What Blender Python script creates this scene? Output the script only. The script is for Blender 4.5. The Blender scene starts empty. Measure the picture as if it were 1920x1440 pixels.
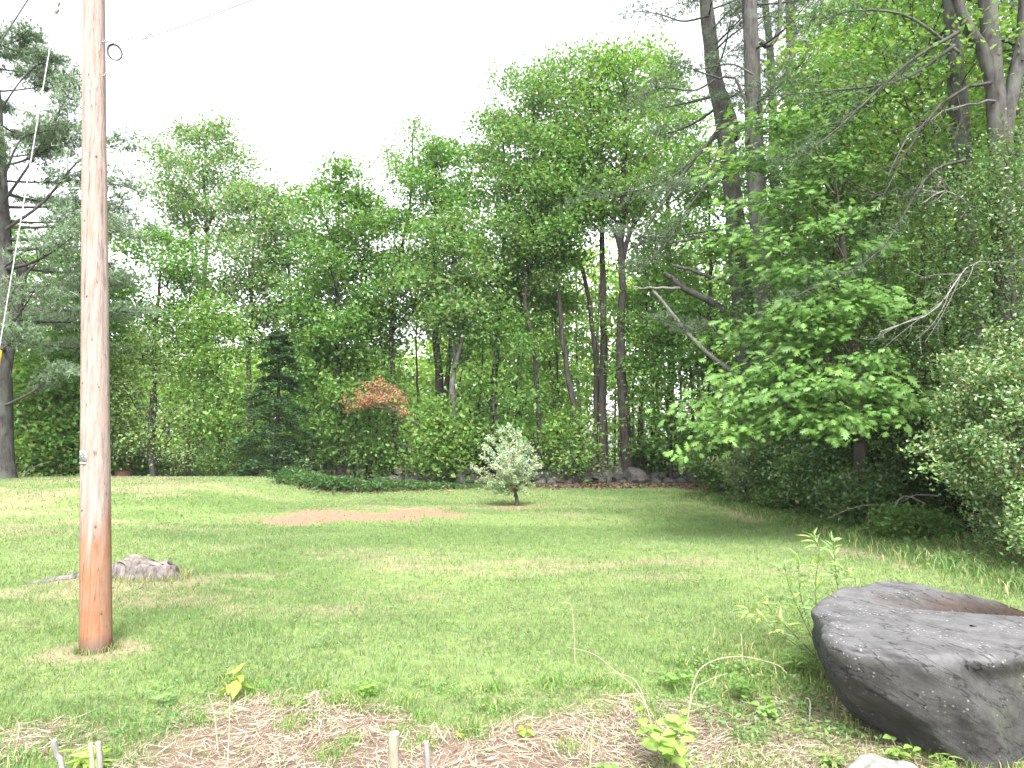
import bpy, math, random
import numpy as np
from mathutils import Vector, noise as mnoise

# ------------------------------------------------------------------ camera, sky, sun, exposure
SC = bpy.context.scene
COL = SC.collection
F = 1300.0                                  # focal length in photo pixels (1920 wide)
PITCH = math.radians(5.055)
EYE = 1.6
cam_d = bpy.data.cameras.new('camera')
cam_d.sensor_width = 36.0
cam_d.lens = F / 1920.0 * 36.0
cam_d.clip_start = 0.05
cam_d.clip_end = 2000.0
cam = bpy.data.objects.new('camera', cam_d)
COL.objects.link(cam)
cam.location = (0, 0, EYE)
cam.rotation_euler = (math.pi / 2 + PITCH, 0, 0)
SC.camera = cam

SUN_EL, SUN_AZ = math.radians(48), math.radians(172)   # azimuth from +Y, clockwise
world = bpy.data.worlds.new('World')
SC.world = world
world.use_nodes = True
wn = world.node_tree
wn.nodes.clear()
w_out = wn.nodes.new('ShaderNodeOutputWorld')
w_bg = wn.nodes.new('ShaderNodeBackground')
w_sky = wn.nodes.new('ShaderNodeTexSky')
w_sky.sky_type = 'NISHITA'
w_sky.sun_disc = False
w_sky.sun_elevation = SUN_EL
w_sky.sun_rotation = SUN_AZ
w_sky.air_density = 1.0
w_sky.dust_density = 3.0
w_hs = wn.nodes.new('ShaderNodeHueSaturation')
w_hs.inputs['Saturation'].default_value = 0.12          # thin overcast: the blue is veiled
w_hs.inputs['Value'].default_value = 1.0
wn.links.new(w_sky.outputs[0], w_hs.inputs['Color'])
wn.links.new(w_hs.outputs[0], w_bg.inputs[0])
w_bg.inputs[1].default_value = 0.14
wn.links.new(w_bg.outputs[0], w_out.inputs[0])

sun_d = bpy.data.lights.new('sun', 'SUN')
sun_d.energy = 1.5
sun_d.angle = math.radians(20)
sun_d.color = (1.0, 0.96, 0.90)
sun = bpy.data.objects.new('sun', sun_d)
COL.objects.link(sun)
sdir = Vector((math.sin(SUN_AZ) * math.cos(SUN_EL), math.cos(SUN_AZ) * math.cos(SUN_EL), math.sin(SUN_EL)))
sun.rotation_euler = sdir.to_track_quat('Z', 'Y').to_euler()
sun.location = (0, 0, 60)

vs = SC.view_settings
vs.view_transform = 'Standard'
vs.look = 'None'
vs.gamma = 1.0
vs.use_curve_mapping = False
vs.exposure = 2.46
SC.cycles.max_bounces = 6
SC.cycles.diffuse_bounces = 3
SC.cycles.glossy_bounces = 2
SC.cycles.transmission_bounces = 4
SC.cycles.use_denoising = True
SC.cycles.denoising_prefilter = 'NONE'
SC.cycles.caustics_reflective = False
SC.cycles.caustics_refractive = False

# ------------------------------------------------------------------ helpers
SP, CP = math.sin(PITCH), math.cos(PITCH)

def ray(u, v):
    cx, cy = (u - 960.0) / F, (720.0 - v) / F
    return np.array([cx, CP - cy * SP, SP + cy * CP])

def at(u, v, Y):
    d = ray(u, v)
    return np.array([0, 0, EYE]) + d * (Y / d[1])

def onz(u, v, z):
    d = ray(u, v)
    return np.array([0, 0, EYE]) + d * ((z - EYE) / d[2])

def sstep(a, b, x):
    t = np.clip((x - a) / (b - a), 0, 1)
    return t * t * (3 - 2 * t)

_H = np.random.RandomState(7).rand(256, 256)

def vnoise(x, y, s=1.0, off=0):
    x = np.asarray(x, float) / s + 37.3 + off * 11.7
    y = np.asarray(y, float) / s + 91.1 + off * 5.3
    xi, yi = np.floor(x).astype(int), np.floor(y).astype(int)
    fx, fy = x - xi, y - yi
    fx, fy = fx * fx * (3 - 2 * fx), fy * fy * (3 - 2 * fy)
    a, b = _H[xi % 256, yi % 256], _H[(xi + 1) % 256, yi % 256]
    c, d = _H[xi % 256, (yi + 1) % 256], _H[(xi + 1) % 256, (yi + 1) % 256]
    return (a * (1 - fx) + b * fx) * (1 - fy) + (c * (1 - fx) + d * fx) * fy

def fbm(x, y, s, o=4, off=0):
    r, a, t = 0, 1.0, 0
    for k in range(o):
        r = r + a * vnoise(x, y, s / 2 ** k, off + k)
        t += a
        a *= 0.5
    return r / t

class Acc:
    def __init__(self):
        self.v, self.f3, self.f4, self.c, self.n = [], [], [], [], 0

    def add(self, V, Fc, col=None):
        V = np.asarray(V, float).reshape(-1, 3)
        Fc = np.asarray(Fc, int)
        if len(V) == 0:
            return
        self.v.append(V)
        (self.f3 if Fc.shape[1] == 3 else self.f4).append(Fc + self.n)
        if col is None:
            col = (0.5, 0.5, 0.5)
        col = np.asarray(col, float)
        if col.ndim == 1:
            col = np.tile(col, (len(V), 1))
        self.c.append(col)
        self.n += len(V)

    def mesh(self, name, mats, origin=(0, 0, 0), smooth=False, col=True):
        V = np.concatenate(self.v) - np.asarray(origin)
        m = bpy.data.meshes.new(name)
        m.vertices.add(len(V))
        m.vertices.foreach_set('co', V.astype(np.float32).ravel())
        f3 = np.concatenate(self.f3) if self.f3 else np.zeros((0, 3), int)
        f4 = np.concatenate(self.f4) if self.f4 else np.zeros((0, 4), int)
        loops = np.concatenate([f3.ravel(), f4.ravel()]).astype(np.int32)
        tot = np.concatenate([np.full(len(f3), 3), np.full(len(f4), 4)]).astype(np.int32)
        start = np.concatenate([[0], np.cumsum(tot)[:-1]]).astype(np.int32)
        m.loops.add(len(loops))
        m.loops.foreach_set('vertex_index', loops)
        m.polygons.add(len(tot))
        m.polygons.foreach_set('loop_start', start)
        m.polygons.foreach_set('loop_total', tot)
        if smooth:
            m.polygons.foreach_set('use_smooth', np.ones(len(tot), bool))
        if col:
            C = np.concatenate(self.c)
            a = m.attributes.new('col', 'FLOAT_COLOR', 'POINT')
            a.data.foreach_set('color', np.hstack([C, np.ones((len(C), 1))]).astype(np.float32).ravel())
        m.update(calc_edges=True)
        for mm in (mats if isinstance(mats, (list, tuple)) else [mats]):
            m.materials.append(mm)
        return m

def link(name, mesh, parent=None, loc=(0, 0, 0)):
    o = bpy.data.objects.new(name, mesh)
    COL.objects.link(o)
    o.location = loc
    if parent is not None:
        o.parent = parent
    return o

def put(name, acc, mat, parent=None, smooth=False, origin=None):
    """acc holds world coordinates; a part is stored relative to its thing's origin."""
    if parent is not None:
        p = parent
        org = np.zeros(3)
        while p is not None:
            org = org + np.array(p.location)
            p = p.parent
        return link(name, acc.mesh(name, mat, org, smooth), parent)
    org = np.array(origin if origin is not None else (0, 0, 0), float)
    return link(name, acc.mesh(name, mat, org, smooth), None, org)

def tag(o, label, cat, group=None, kind=None):
    if label:
        o['label'] = label
    if cat:
        o['category'] = cat
    if group:
        o['group'] = group
    if kind:
        o['kind'] = kind
    return o

def thing(name, label, cat, loc, group=None):
    o = bpy.data.objects.new(name, None)
    COL.objects.link(o)
    o.location = loc
    o.empty_display_size = 0.2
    return tag(o, label, cat, group)

def norm(a):
    return a / np.maximum(np.linalg.norm(a, axis=-1, keepdims=True), 1e-9)

def spline(P, n):
    P = np.asarray(P, float)
    if len(P) == 2:
        t = np.linspace(0, 1, n)[:, None]
        return P[0] * (1 - t) + P[1] * t
    Q = np.vstack([2 * P[0] - P[1], P, 2 * P[-1] - P[-2]])
    seg = len(P) - 1
    T = np.linspace(0, seg - 1e-6, n)
    i = T.astype(int)
    t = (T - i)[:, None]
    a, b, c, d = Q[i], Q[i + 1], Q[i + 2], Q[i + 3]
    return 0.5 * ((2 * b) + (c - a) * t + (2 * a - 5 * b + 4 * c - d) * t ** 2 + (3 * b - a - 3 * c + d) * t ** 3)

def tube(acc, path, rad, sides=6, col=None, cap=False, rough=0.0, rng=None):
    P = np.asarray(path, float)
    n = len(P)
    R = np.broadcast_to(np.asarray(rad, float), (n,)) if np.ndim(rad) == 0 else np.asarray(rad, float)
    T = norm(np.gradient(P, axis=0))
    ref = np.array([0.0, 1.0, 0.0]) if abs(T[0][1]) < 0.8 else np.array([1.0, 0, 0])
    A = norm(np.cross(T, ref))
    B = np.cross(T, A)
    th = np.linspace(0, 2 * math.pi, sides, endpoint=False)
    rr = R[:, None] * np.ones((1, sides))
    if rough and rng is not None:
        rr = rr * (1 + rough * (rng.rand(n, sides) - 0.5))
    V = P[:, None, :] + rr[:, :, None] * (np.cos(th)[None, :, None] * A[:, None, :] + np.sin(th)[None, :, None] * B[:, None, :])
    i = np.arange(n - 1)[:, None] * sides
    j = np.arange(sides)[None, :]
    k = (j + 1) % sides
    Q = np.stack([i + j, i + k, i + sides + k, i + sides + j], -1).reshape(-1, 4)
    Vf = V.reshape(-1, 3)
    acc.add(Vf, Q, col)
    if cap:
        for e, rev in ((0, False), (n - 1, True)):
            ring = V[e]
            c = ring.mean(0) + T[e] * (0.1 * R[e] * (1 if rev else -1))
            VV = np.vstack([ring, c])
            jj = np.arange(sides)
            tri = np.stack([jj, (jj + 1) % sides, np.full(sides, sides)], -1)
            acc.add(VV, tri if rev else tri[:, ::-1], col)

def leafset(acc, C, L, W, rng, col, jit=0.25, tilt=0.75, fold=0.2, D=None, N=None):
    """one folded four-cornered leaf blade per centre C"""
    n = len(C)
    if n == 0:
        return
    L = L * (0.7 + 0.6 * rng.rand(n, 1))
    W = W * (0.7 + 0.6 * rng.rand(n, 1))
    if N is None:
        N = norm(rng.randn(n, 3) * tilt + np.array([0, 0, 1.0]))
    if D is None:
        D = rng.randn(n, 3)
    S = norm(np.cross(N, D))
    D = np.cross(S, N)
    base, tip = C - D * L * 0.5, C + D * L * 0.5 - N * L * 0.12
    le, ri = C + S * W * 0.5 - N * W * fold - D * L * 0.06, C - S * W * 0.5 - N * W * fold - D * L * 0.06
    V = np.stack([base, le, tip, ri], 1).reshape(-1, 3)
    i = np.arange(n)[:, None] * 4
    T = np.concatenate([i + np.array([[0, 2, 1]]), i + np.array([[0, 3, 2]])])
    c = np.asarray(col, float)
    if c.ndim == 1:
        c = np.tile(c, (n, 1))
    f = 1 + jit * (rng.rand(n, 1) - 0.5) * 2
    hue = 1 + 0.26 * (rng.rand(n, 1) - 0.5) * np.array([[2.0, 0, -1.0]])
    c = np.clip(c * f * hue, 0, 1)
    acc.add(V, T, np.repeat(c, 4, 0))

# ------------------------------------------------------------------ materials
def newmat(name):
    m = bpy.data.materials.new(name)
    m.use_nodes = True
    nt = m.node_tree
    nt.nodes.clear()
    return m, nt, nt.nodes.new('ShaderNodeOutputMaterial')

def leaf_material(name, trans=0.45, rough=0.45, spec=0.35, tmul=(1.22, 1.4, 0.65)):
    m, nt, out = newmat(name)
    at_ = nt.nodes.new('ShaderNodeAttribute')
    at_.attribute_name = 'col'
    p = nt.nodes.new('ShaderNodeBsdfPrincipled')
    p.inputs['Roughness'].default_value = rough
    p.inputs['Specular IOR Level'].default_value = spec
    nt.links.new(at_.outputs['Color'], p.inputs['Base Color'])
    t = nt.nodes.new('ShaderNodeBsdfTranslucent')
    mu = nt.nodes.new('ShaderNodeMix')
    mu.data_type = 'RGBA'
    mu.blend_type = 'MULTIPLY'
    mu.inputs['Factor'].default_value = 1.0
    nt.links.new(at_.outputs['Color'], mu.inputs['A'])
    mu.inputs['B'].default_value = (*tmul, 1)
    nt.links.new(mu.outputs['Result'], t.inputs['Color'])
    mx = nt.nodes.new('ShaderNodeMixShader')
    mx.inputs[0].default_value = trans
    nt.links.new(p.outputs[0], mx.inputs[1])
    nt.links.new(t.outputs[0], mx.inputs[2])
    nt.links.new(mx.outputs[0], out.inputs[0])
    return m

def rough_material(name, c1, c2, scale=(8, 8, 1.5), bump=0.5, rough=0.9, c3=None, s3=3.0, attr=False, bscale=None, bdist=0.02, c3pos=(0.5, 0.68)):
    """two-tone noise material with bump, stretched by the scale; an optional third tone in patches"""
    m, nt, out = newmat(name)
    L = nt.links.new
    tc = nt.nodes.new('ShaderNodeTexCoord')
    mp = nt.nodes.new('ShaderNodeMapping')
    mp.inputs['Scale'].default_value = scale
    L(tc.outputs['Object'], mp.inputs[0])
    n1 = nt.nodes.new('ShaderNodeTexNoise')
    n1.inputs['Scale'].default_value = 1.0
    n1.inputs['Detail'].default_value = 6
    n1.inputs['Roughness'].default_value = 0.65
    L(mp.outputs[0], n1.inputs['Vector'])
    cr = nt.nodes.new('ShaderNodeValToRGB')
    cr.color_ramp.elements[0].position = 0.32
    cr.color_ramp.elements[1].position = 0.68
    cr.color_ramp.elements[0].color = (*c1, 1)
    cr.color_ramp.elements[1].color = (*c2, 1)
    L(n1.outputs['Fac'], cr.inputs[0])
    colr = cr.outputs[0]
    if c3 is not None:
        n3 = nt.nodes.new('ShaderNodeTexNoise')
        n3.inputs['Scale'].default_value = s3
        n3.inputs['Detail'].default_value = 5
        L(tc.outputs['Object'], n3.inputs['Vector'])
        r3 = nt.nodes.new('ShaderNodeValToRGB')
        r3.color_ramp.elements[0].position = c3pos[0]
        r3.color_ramp.elements[1].position = c3pos[1]
        L(n3.outputs['Fac'], r3.inputs[0])
        mx = nt.nodes.new('ShaderNodeMix')
        mx.data_type = 'RGBA'
        L(r3.outputs[0], mx.inputs['Factor'])
        L(colr, mx.inputs['A'])
        mx.inputs['B'].default_value = (*c3, 1)
        colr = mx.outputs['Result']
    if attr:
        aa = nt.nodes.new('ShaderNodeAttribute')
        aa.attribute_name = 'col'
        mm = nt.nodes.new('ShaderNodeMix')
        mm.data_type = 'RGBA'
        mm.blend_type = 'MULTIPLY'
        mm.inputs['Factor'].default_value = 1.0
        L(colr, mm.inputs['A'])
        L(aa.outputs['Color'], mm.inputs['B'])
        colr = mm.outputs['Result']
    p = nt.nodes.new('ShaderNodeBsdfPrincipled')
    p.inputs['Roughness'].default_value = rough
    p.inputs['Specular IOR Level'].default_value = 0.25
    L(colr, p.inputs['Base Color'])
    b = nt.nodes.new('ShaderNodeBump')
    b.inputs['Strength'].default_value = bump
    b.inputs['Distance'].default_value = bdist
    L(n1.outputs['Fac'], b.inputs['Height'])
    L(b.outputs[0], p.inputs['Normal'])
    L(p.outputs[0], out.inputs[0])
    return m

def plain(name, c, rough=0.6, metal=0.0):
    m, nt, out = newmat(name)
    p = nt.nodes.new('ShaderNodeBsdfPrincipled')
    n = nt.nodes.new('ShaderNodeTexNoise')
    n.inputs['Scale'].default_value = 30
    tc = nt.nodes.new('ShaderNodeTexCoord')
    nt.links.new(tc.outputs['Object'], n.inputs['Vector'])
    cr = nt.nodes.new('ShaderNodeValToRGB')
    cr.color_ramp.elements[0].color = (*[x * 0.75 for x in c], 1)
    cr.color_ramp.elements[1].color = (*[min(1, x * 1.2) for x in c], 1)
    nt.links.new(n.outputs['Fac'], cr.inputs[0])
    nt.links.new(cr.outputs[0], p.inputs['Base Color'])
    p.inputs['Roughness'].default_value = rough
    p.inputs['Metallic'].default_value = metal
    nt.links.new(p.outputs[0], out.inputs[0])
    return m

M = {}
M['leaf'] = leaf_material('broad_leaf')
M['leaf_gloss'] = leaf_material('glossy_leaf', trans=0.28, rough=0.32, spec=0.5)
M['needle'] = leaf_material('pine_needle', trans=0.15, rough=0.5, spec=0.3)
M['dry_leaf'] = leaf_material('dry_leaf', trans=0.2, rough=0.8, spec=0.1, tmul=(1.2, 0.9, 0.6))
M['grass'] = leaf_material('grass_blade', trans=0.3, rough=0.5, spec=0.25, tmul=(1.2, 1.2, 0.6))
M['straw'] = leaf_material('straw', trans=0.05, rough=0.7, spec=0.2, tmul=(1, 1, 1))
M['bark_dark'] = rough_material('dark_bark', (0.014, 0.012, 0.011), (0.06, 0.052, 0.046), (9, 9, 2.0), 0.8)
M['bark_grey'] = rough_material('grey_bark', (0.035, 0.033, 0.032), (0.105, 0.10, 0.097), (9, 9, 2.5), 0.6)
M['bark_pine'] = rough_material('pine_bark', (0.017, 0.016, 0.015), (0.078, 0.071, 0.067), (11, 11, 2.6), 1.0, c3=(0.075, 0.082, 0.072), s3=2.2)
M['bark_dead'] = rough_material('dead_wood', (0.09, 0.086, 0.082), (0.24, 0.225, 0.21), (20, 20, 6), 0.5)
M['twig'] = rough_material('twig_bark', (0.05, 0.04, 0.032), (0.14, 0.115, 0.09), (20, 20, 20), 0.3)
M['cane'] = rough_material('dry_cane', (0.22, 0.18, 0.125), (0.40, 0.34, 0.25), (30, 30, 30), 0.3)
M['green_stem'] = rough_material('green_stem', (0.10, 0.14, 0.05), (0.20, 0.24, 0.10), (30, 30, 30), 0.2)

# ------------------------------------------------------------------ terrain
STUMP = onz(262, 1092, 0.0)
POLE = onz(180, 1216, 0.0)

def height(x, y):
    x, y = np.asarray(x, float), np.asarray(y, float)
    m = 0.50 * sstep(-5.2, -8.8, x) * sstep(11.5, 20.5, y) * (1 - sstep(23.0, 30.0, y))
    m = m + 0.07 * sstep(-1.5, -6.0, x) * sstep(13.0, 19.0, y) * (1 - sstep(22.0, 28.0, y))
    d = np.hypot(x - STUMP[0] + 0.25, (y - STUMP[1]) * 1.3)
    m = m + 0.10 * np.exp(-(d / 0.75) ** 2)
    m = m + 0.05 * (fbm(x, y, 6.0, 3, 3) - 0.5) + 0.02 * (fbm(x, y, 0.9, 2, 8) - 0.5)
    m = m - 0.05 * np.exp(-((y - 3.6) / 0.9) ** 2) * sstep(-2.6, -1.5, x)
    m = m + 0.25 * sstep(7.5, 12.0, x) * sstep(6, 12, y)
    return m - 0.01

def masks(x, y):
    """0..1 cover maps shared by the soil sheet and by the plants that grow on it"""
    x, y = np.asarray(x, float), np.asarray(y, float)
    n1 = fbm(x, y, 1.1, 4, 1) - 0.5
    n2 = fbm(x, y, 0.45, 3, 5) - 0.5
    top = 4.42 + 0.25 * sstep(0.2, 1.2, x) - 0.30 * np.exp(-((x + 0.4) / 0.5) ** 2)
    straw = sstep(0.22, -0.12, y - top + n1 * 0.9 + n2 * 0.7) * sstep(-2.45, -1.95, x + n1 * 0.9) * (1 - 0.25 * sstep(0.9, 1.9, x + n1 * 1.6))
    straw = np.maximum(straw, 0.8 * sstep(0.45, 0.2, np.hypot((x + 2.75) * 0.8, (y - 3.95) * 1.6) + n1 * 0.6))
    # bare brown patch in front of the mound
    a = np.hypot((x + 3.3) / 2.8, (y - 15.9 - 0.40 * (x + 3.3)) / 1.45)
    soil = sstep(1.15, 0.70, a + 1.5 * n1 + 0.7 * n2) * sstep(-6.2, -5.6, x)
    soil = np.maximum(soil, 0.75 * sstep(1.1, 0.6, np.hypot((x - 0.3) / 1.2, (y - 18.2) / 0.5) + n1))
    dpole = np.hypot(x - POLE[0], (y - POLE[1]) * 1.2)
    dry = sstep(0.50, 0.30, dpole + n2 * 0.3)
    dst = np.hypot(x - STUMP[0] + 0.1, (y - STUMP[1] + 0.05) * 1.4)
    dry = np.maximum(dry, 0.85 * sstep(1.15, 0.55, dst + n1 * 0.7))
    big = fbm(x * 0.55, y * 1.2, 2.6, 5, 12)
    thin = fbm(x * 0.6, y, 0.5, 3, 21)
    dry = np.maximum(dry, 0.8 * sstep(0.60, 0.72, big) * sstep(0.3, 0.6, thin))
    ml = sstep(-3.5, -8.5, x) * sstep(9.0, 15.0, y)
    dry = np.maximum(dry, ml * 0.75 * sstep(0.45, 0.62, fbm(x * 0.5, y * 1.4, 1.4, 4, 30)))
    # scuffed strip along the woods' edge
    dry = np.maximum(dry, 0.8 * sstep(0.55, 0.66, fbm(x, y, 0.8, 3, 40)) * np.exp(-((x - 5.0 - 0.05 * (y - 10)) / 0.5) ** 2) * sstep(8, 9, y) * (1 - sstep(17, 21, y)))
    edge = np.clip(22.9 + 0.93 * (x + 5.5), 22.9, 26.9) + 0.9 * sstep(2, 8, x) + 1.6 * n1
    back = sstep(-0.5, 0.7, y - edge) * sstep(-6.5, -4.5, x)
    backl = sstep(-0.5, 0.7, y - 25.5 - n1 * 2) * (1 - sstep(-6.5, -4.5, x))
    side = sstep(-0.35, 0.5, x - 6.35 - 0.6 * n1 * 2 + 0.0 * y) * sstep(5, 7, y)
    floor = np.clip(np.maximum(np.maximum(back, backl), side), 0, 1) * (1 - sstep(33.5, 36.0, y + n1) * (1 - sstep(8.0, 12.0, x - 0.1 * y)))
    return dict(straw=np.clip(straw, 0, 1), soil=np.clip(soil, 0, 1), dry=np.clip(dry, 0, 1), floor=floor, n1=n1, n2=n2)

C_LAWN, C_LAWN2 = np.array([0.100, 0.158, 0.050]), np.array([0.145, 0.20, 0.072])
C_DRY = np.array([0.235, 0.195, 0.135])
C_SOIL = np.array([0.225, 0.15, 0.108])
C_STRAW = np.array([0.15, 0.112, 0.09])
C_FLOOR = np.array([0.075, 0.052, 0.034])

def mix(a, b, t):
    return a * (1 - t[:, None]) + b * t[:, None]

def ground_colour(x, y):
    k = masks(x, y)
    g = fbm(x, y, 2.2, 4, 50)
    c = mix(np.tile(C_LAWN, (len(x), 1)), C_LAWN2, sstep(0.35, 0.65, g))
    c = mix(c, C_DRY, k['dry'] * 0.75)
    c = mix(c, C_SOIL, k['soil'])
    c = mix(c, C_STRAW, k['straw'])
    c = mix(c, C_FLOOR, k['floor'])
    return c

xs = np.unique(np.concatenate([np.linspace(-240, -60, 8), np.linspace(-60, -26, 18), np.arange(-26, -7, 0.33), np.arange(-7, 7, 0.14), np.arange(7, 16, 0.3), np.linspace(16, 60, 20), np.linspace(60, 240, 8)]))
ys = np.unique(np.concatenate([np.linspace(-80, -5, 8), np.arange(-5, 2, 0.5), np.arange(2, 9, 0.1), np.arange(9, 20, 0.2), np.arange(20, 34, 0.35), np.linspace(34, 80, 16), np.linspace(80, 320, 9)]))
GX, GY = np.meshgrid(xs, ys)
gx, gy = GX.ravel(), GY.ravel()
gv = np.stack([gx, gy, height(gx, gy)], 1)
nx, ny = len(xs), len(ys)
ii = (np.arange(ny - 1)[:, None] * nx + np.arange(nx - 1)[None, :])
gq = np.stack([ii, ii + 1, ii + nx + 1, ii + nx], -1).reshape(-1, 4)
ga = Acc()
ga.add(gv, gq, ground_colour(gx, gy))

gm, nt, out = newmat('lawn_ground')
L = nt.links.new
g_at = nt.nodes.new('ShaderNodeAttribute')
g_at.attribute_name = 'col'
g_tc = nt.nodes.new('ShaderNodeTexCoord')
g_n = nt.nodes.new('ShaderNodeTexNoise')
g_n.inputs['Scale'].default_value = 9.0
g_n.inputs['Detail'].default_value = 8
g_n.inputs['Roughness'].default_value = 0.75
L(g_tc.outputs['Object'], g_n.inputs['Vector'])
g_r = nt.nodes.new('ShaderNodeValToRGB')
g_r.color_ramp.elements[0].position, g_r.color_ramp.elements[1].position = 0.3, 0.72
g_r.color_ramp.elements[0].color = (0.62, 0.62, 0.60, 1)
g_r.color_ramp.elements[1].color = (1.35, 1.30, 1.25, 1)
L(g_n.outputs['Fac'], g_r.inputs[0])
g_m = nt.nodes.new('ShaderNodeMix')
g_m.data_type = 'RGBA'
g_m.blend_type = 'MULTIPLY'
g_m.inputs['Factor'].default_value = 1.0
L(g_at.outputs['Color'], g_m.inputs['A'])
L(g_r.outputs[0], g_m.inputs['B'])
g_p = nt.nodes.new('ShaderNodeBsdfPrincipled')
g_p.inputs['Roughness'].default_value = 0.95
g_p.inputs['Specular IOR Level'].default_value = 0.1
L(g_m.outputs['Result'], g_p.inputs['Base Color'])
g_b = nt.nodes.new('ShaderNodeBump')
g_b.inputs['Strength'].default_value = 0.6
g_b.inputs['Distance'].default_value = 0.03
L(g_n.outputs['Fac'], g_b.inputs['Height'])
L(g_b.outputs[0], g_p.inputs['Normal'])
L(g_p.outputs[0], out.inputs[0])
ground = put('ground', ga, gm, smooth=True)
tag(ground, 'mown lawn with dry patches rising to a low mound', 'ground', kind='structure')

# grass: mown blades, thinning and broadening with distance
def grass_blades():
    rng = np.random.RandomState(11)
    acc = Acc()
    bands = [(2.0, 4.6, 7000, 0.0050, 0.034), (4.6, 8.0, 2700, 0.0080, 0.034), (8.0, 14.0, 900, 0.013, 0.036), (14.0, 29.0, 280, 0.022, 0.038)]
    for y0, y1, dens, w, h in bands:
        wid = 0.80 * y1 + 1.8
        n = int(dens * (y1 - y0) * 2 * wid)
        y = y0 + (y1 - y0) * rng.rand(n)
        x = (rng.rand(n) * 2 - 1) * wid
        keep = np.abs(x) < 0.78 * y + 1.6
        x, y = x[keep], y[keep]
        k = masks(x, y)
        p = (1 - 0.93 * k['straw']) * (1 - 0.78 * k['soil']) * (1 - 0.45 * k['dry']) * (1 - k['floor'])
        clump = 0.25 + 1.4 * fbm(x, y, 0.20, 3, 60)
        keep = rng.rand(len(x)) < p * clump
        x, y = x[keep], y[keep]
        dry, straw = k['dry'][keep], k['straw'][keep]
        n = len(x)
        z = height(x, y)
        tuft = sstep(0.60, 0.74, fbm(x, y, 0.35, 2, 66)) * (1 - sstep(6, 9, y))
        hh = h * (0.45 + 0.9 * rng.rand(n)) * (1 + 0.5 * tuft) * (0.75 + 0.5 * fbm(x, y, 1.5, 2, 61))
        ww = w * (0.6 + 0.8 * rng.rand(n))
        az = rng.rand(n) * 2 * math.pi
        le = np.stack([np.cos(az), np.sin(az)], 1) * (hh * (0.2 + 0.8 * rng.rand(n)))[:, None]
        b = rng.rand(n) * 2 * math.pi
        s = np.stack([np.cos(b), np.sin(b)], 1) * ww[:, None] * 0.5
        P = np.stack([x, y], 1)
        V = np.zeros((n, 3, 3))
        V[:, 0, :2], V[:, 1, :2], V[:, 2, :2] = P - s, P + s, P + le
        V[:, 0, 2] = V[:, 1, 2] = z - 0.004
        V[:, 2, 2] = z + hh
        g = fbm(x, y, 2.2, 4, 50)
        c = mix(np.tile(np.array([0.102, 0.166, 0.060]), (n, 1)), np.array([0.160, 0.222, 0.095]), np.clip(sstep(0.35, 0.65, g) * 0.7 + 0.6 * (rng.rand(n) - 0.4), 0, 1))
        isdry = (rng.rand(n) < 0.09 + 0.55 * dry).astype(float)
        c = mix(c, np.array([0.265, 0.235, 0.16]), isdry * (0.6 + 0.4 * rng.rand(n)))
        c = mix(c, np.array([0.12, 0.20, 0.06]), tuft * 0.5)
        c = c * (0.8 + 0.4 * rng.rand(n, 1)) * (0.72 + 0.56 * fbm(x, y, 0.30, 3, 62))[:, None]
        acc.add(V.reshape(-1, 3), np.arange(n * 3).reshape(-1, 3), np.repeat(c, 3, 0))
    o = put('grass', acc, M['grass'])
    tag(o, 'short mown green grass of the lawn', 'grass', kind='stuff')
grass_blades()

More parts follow.
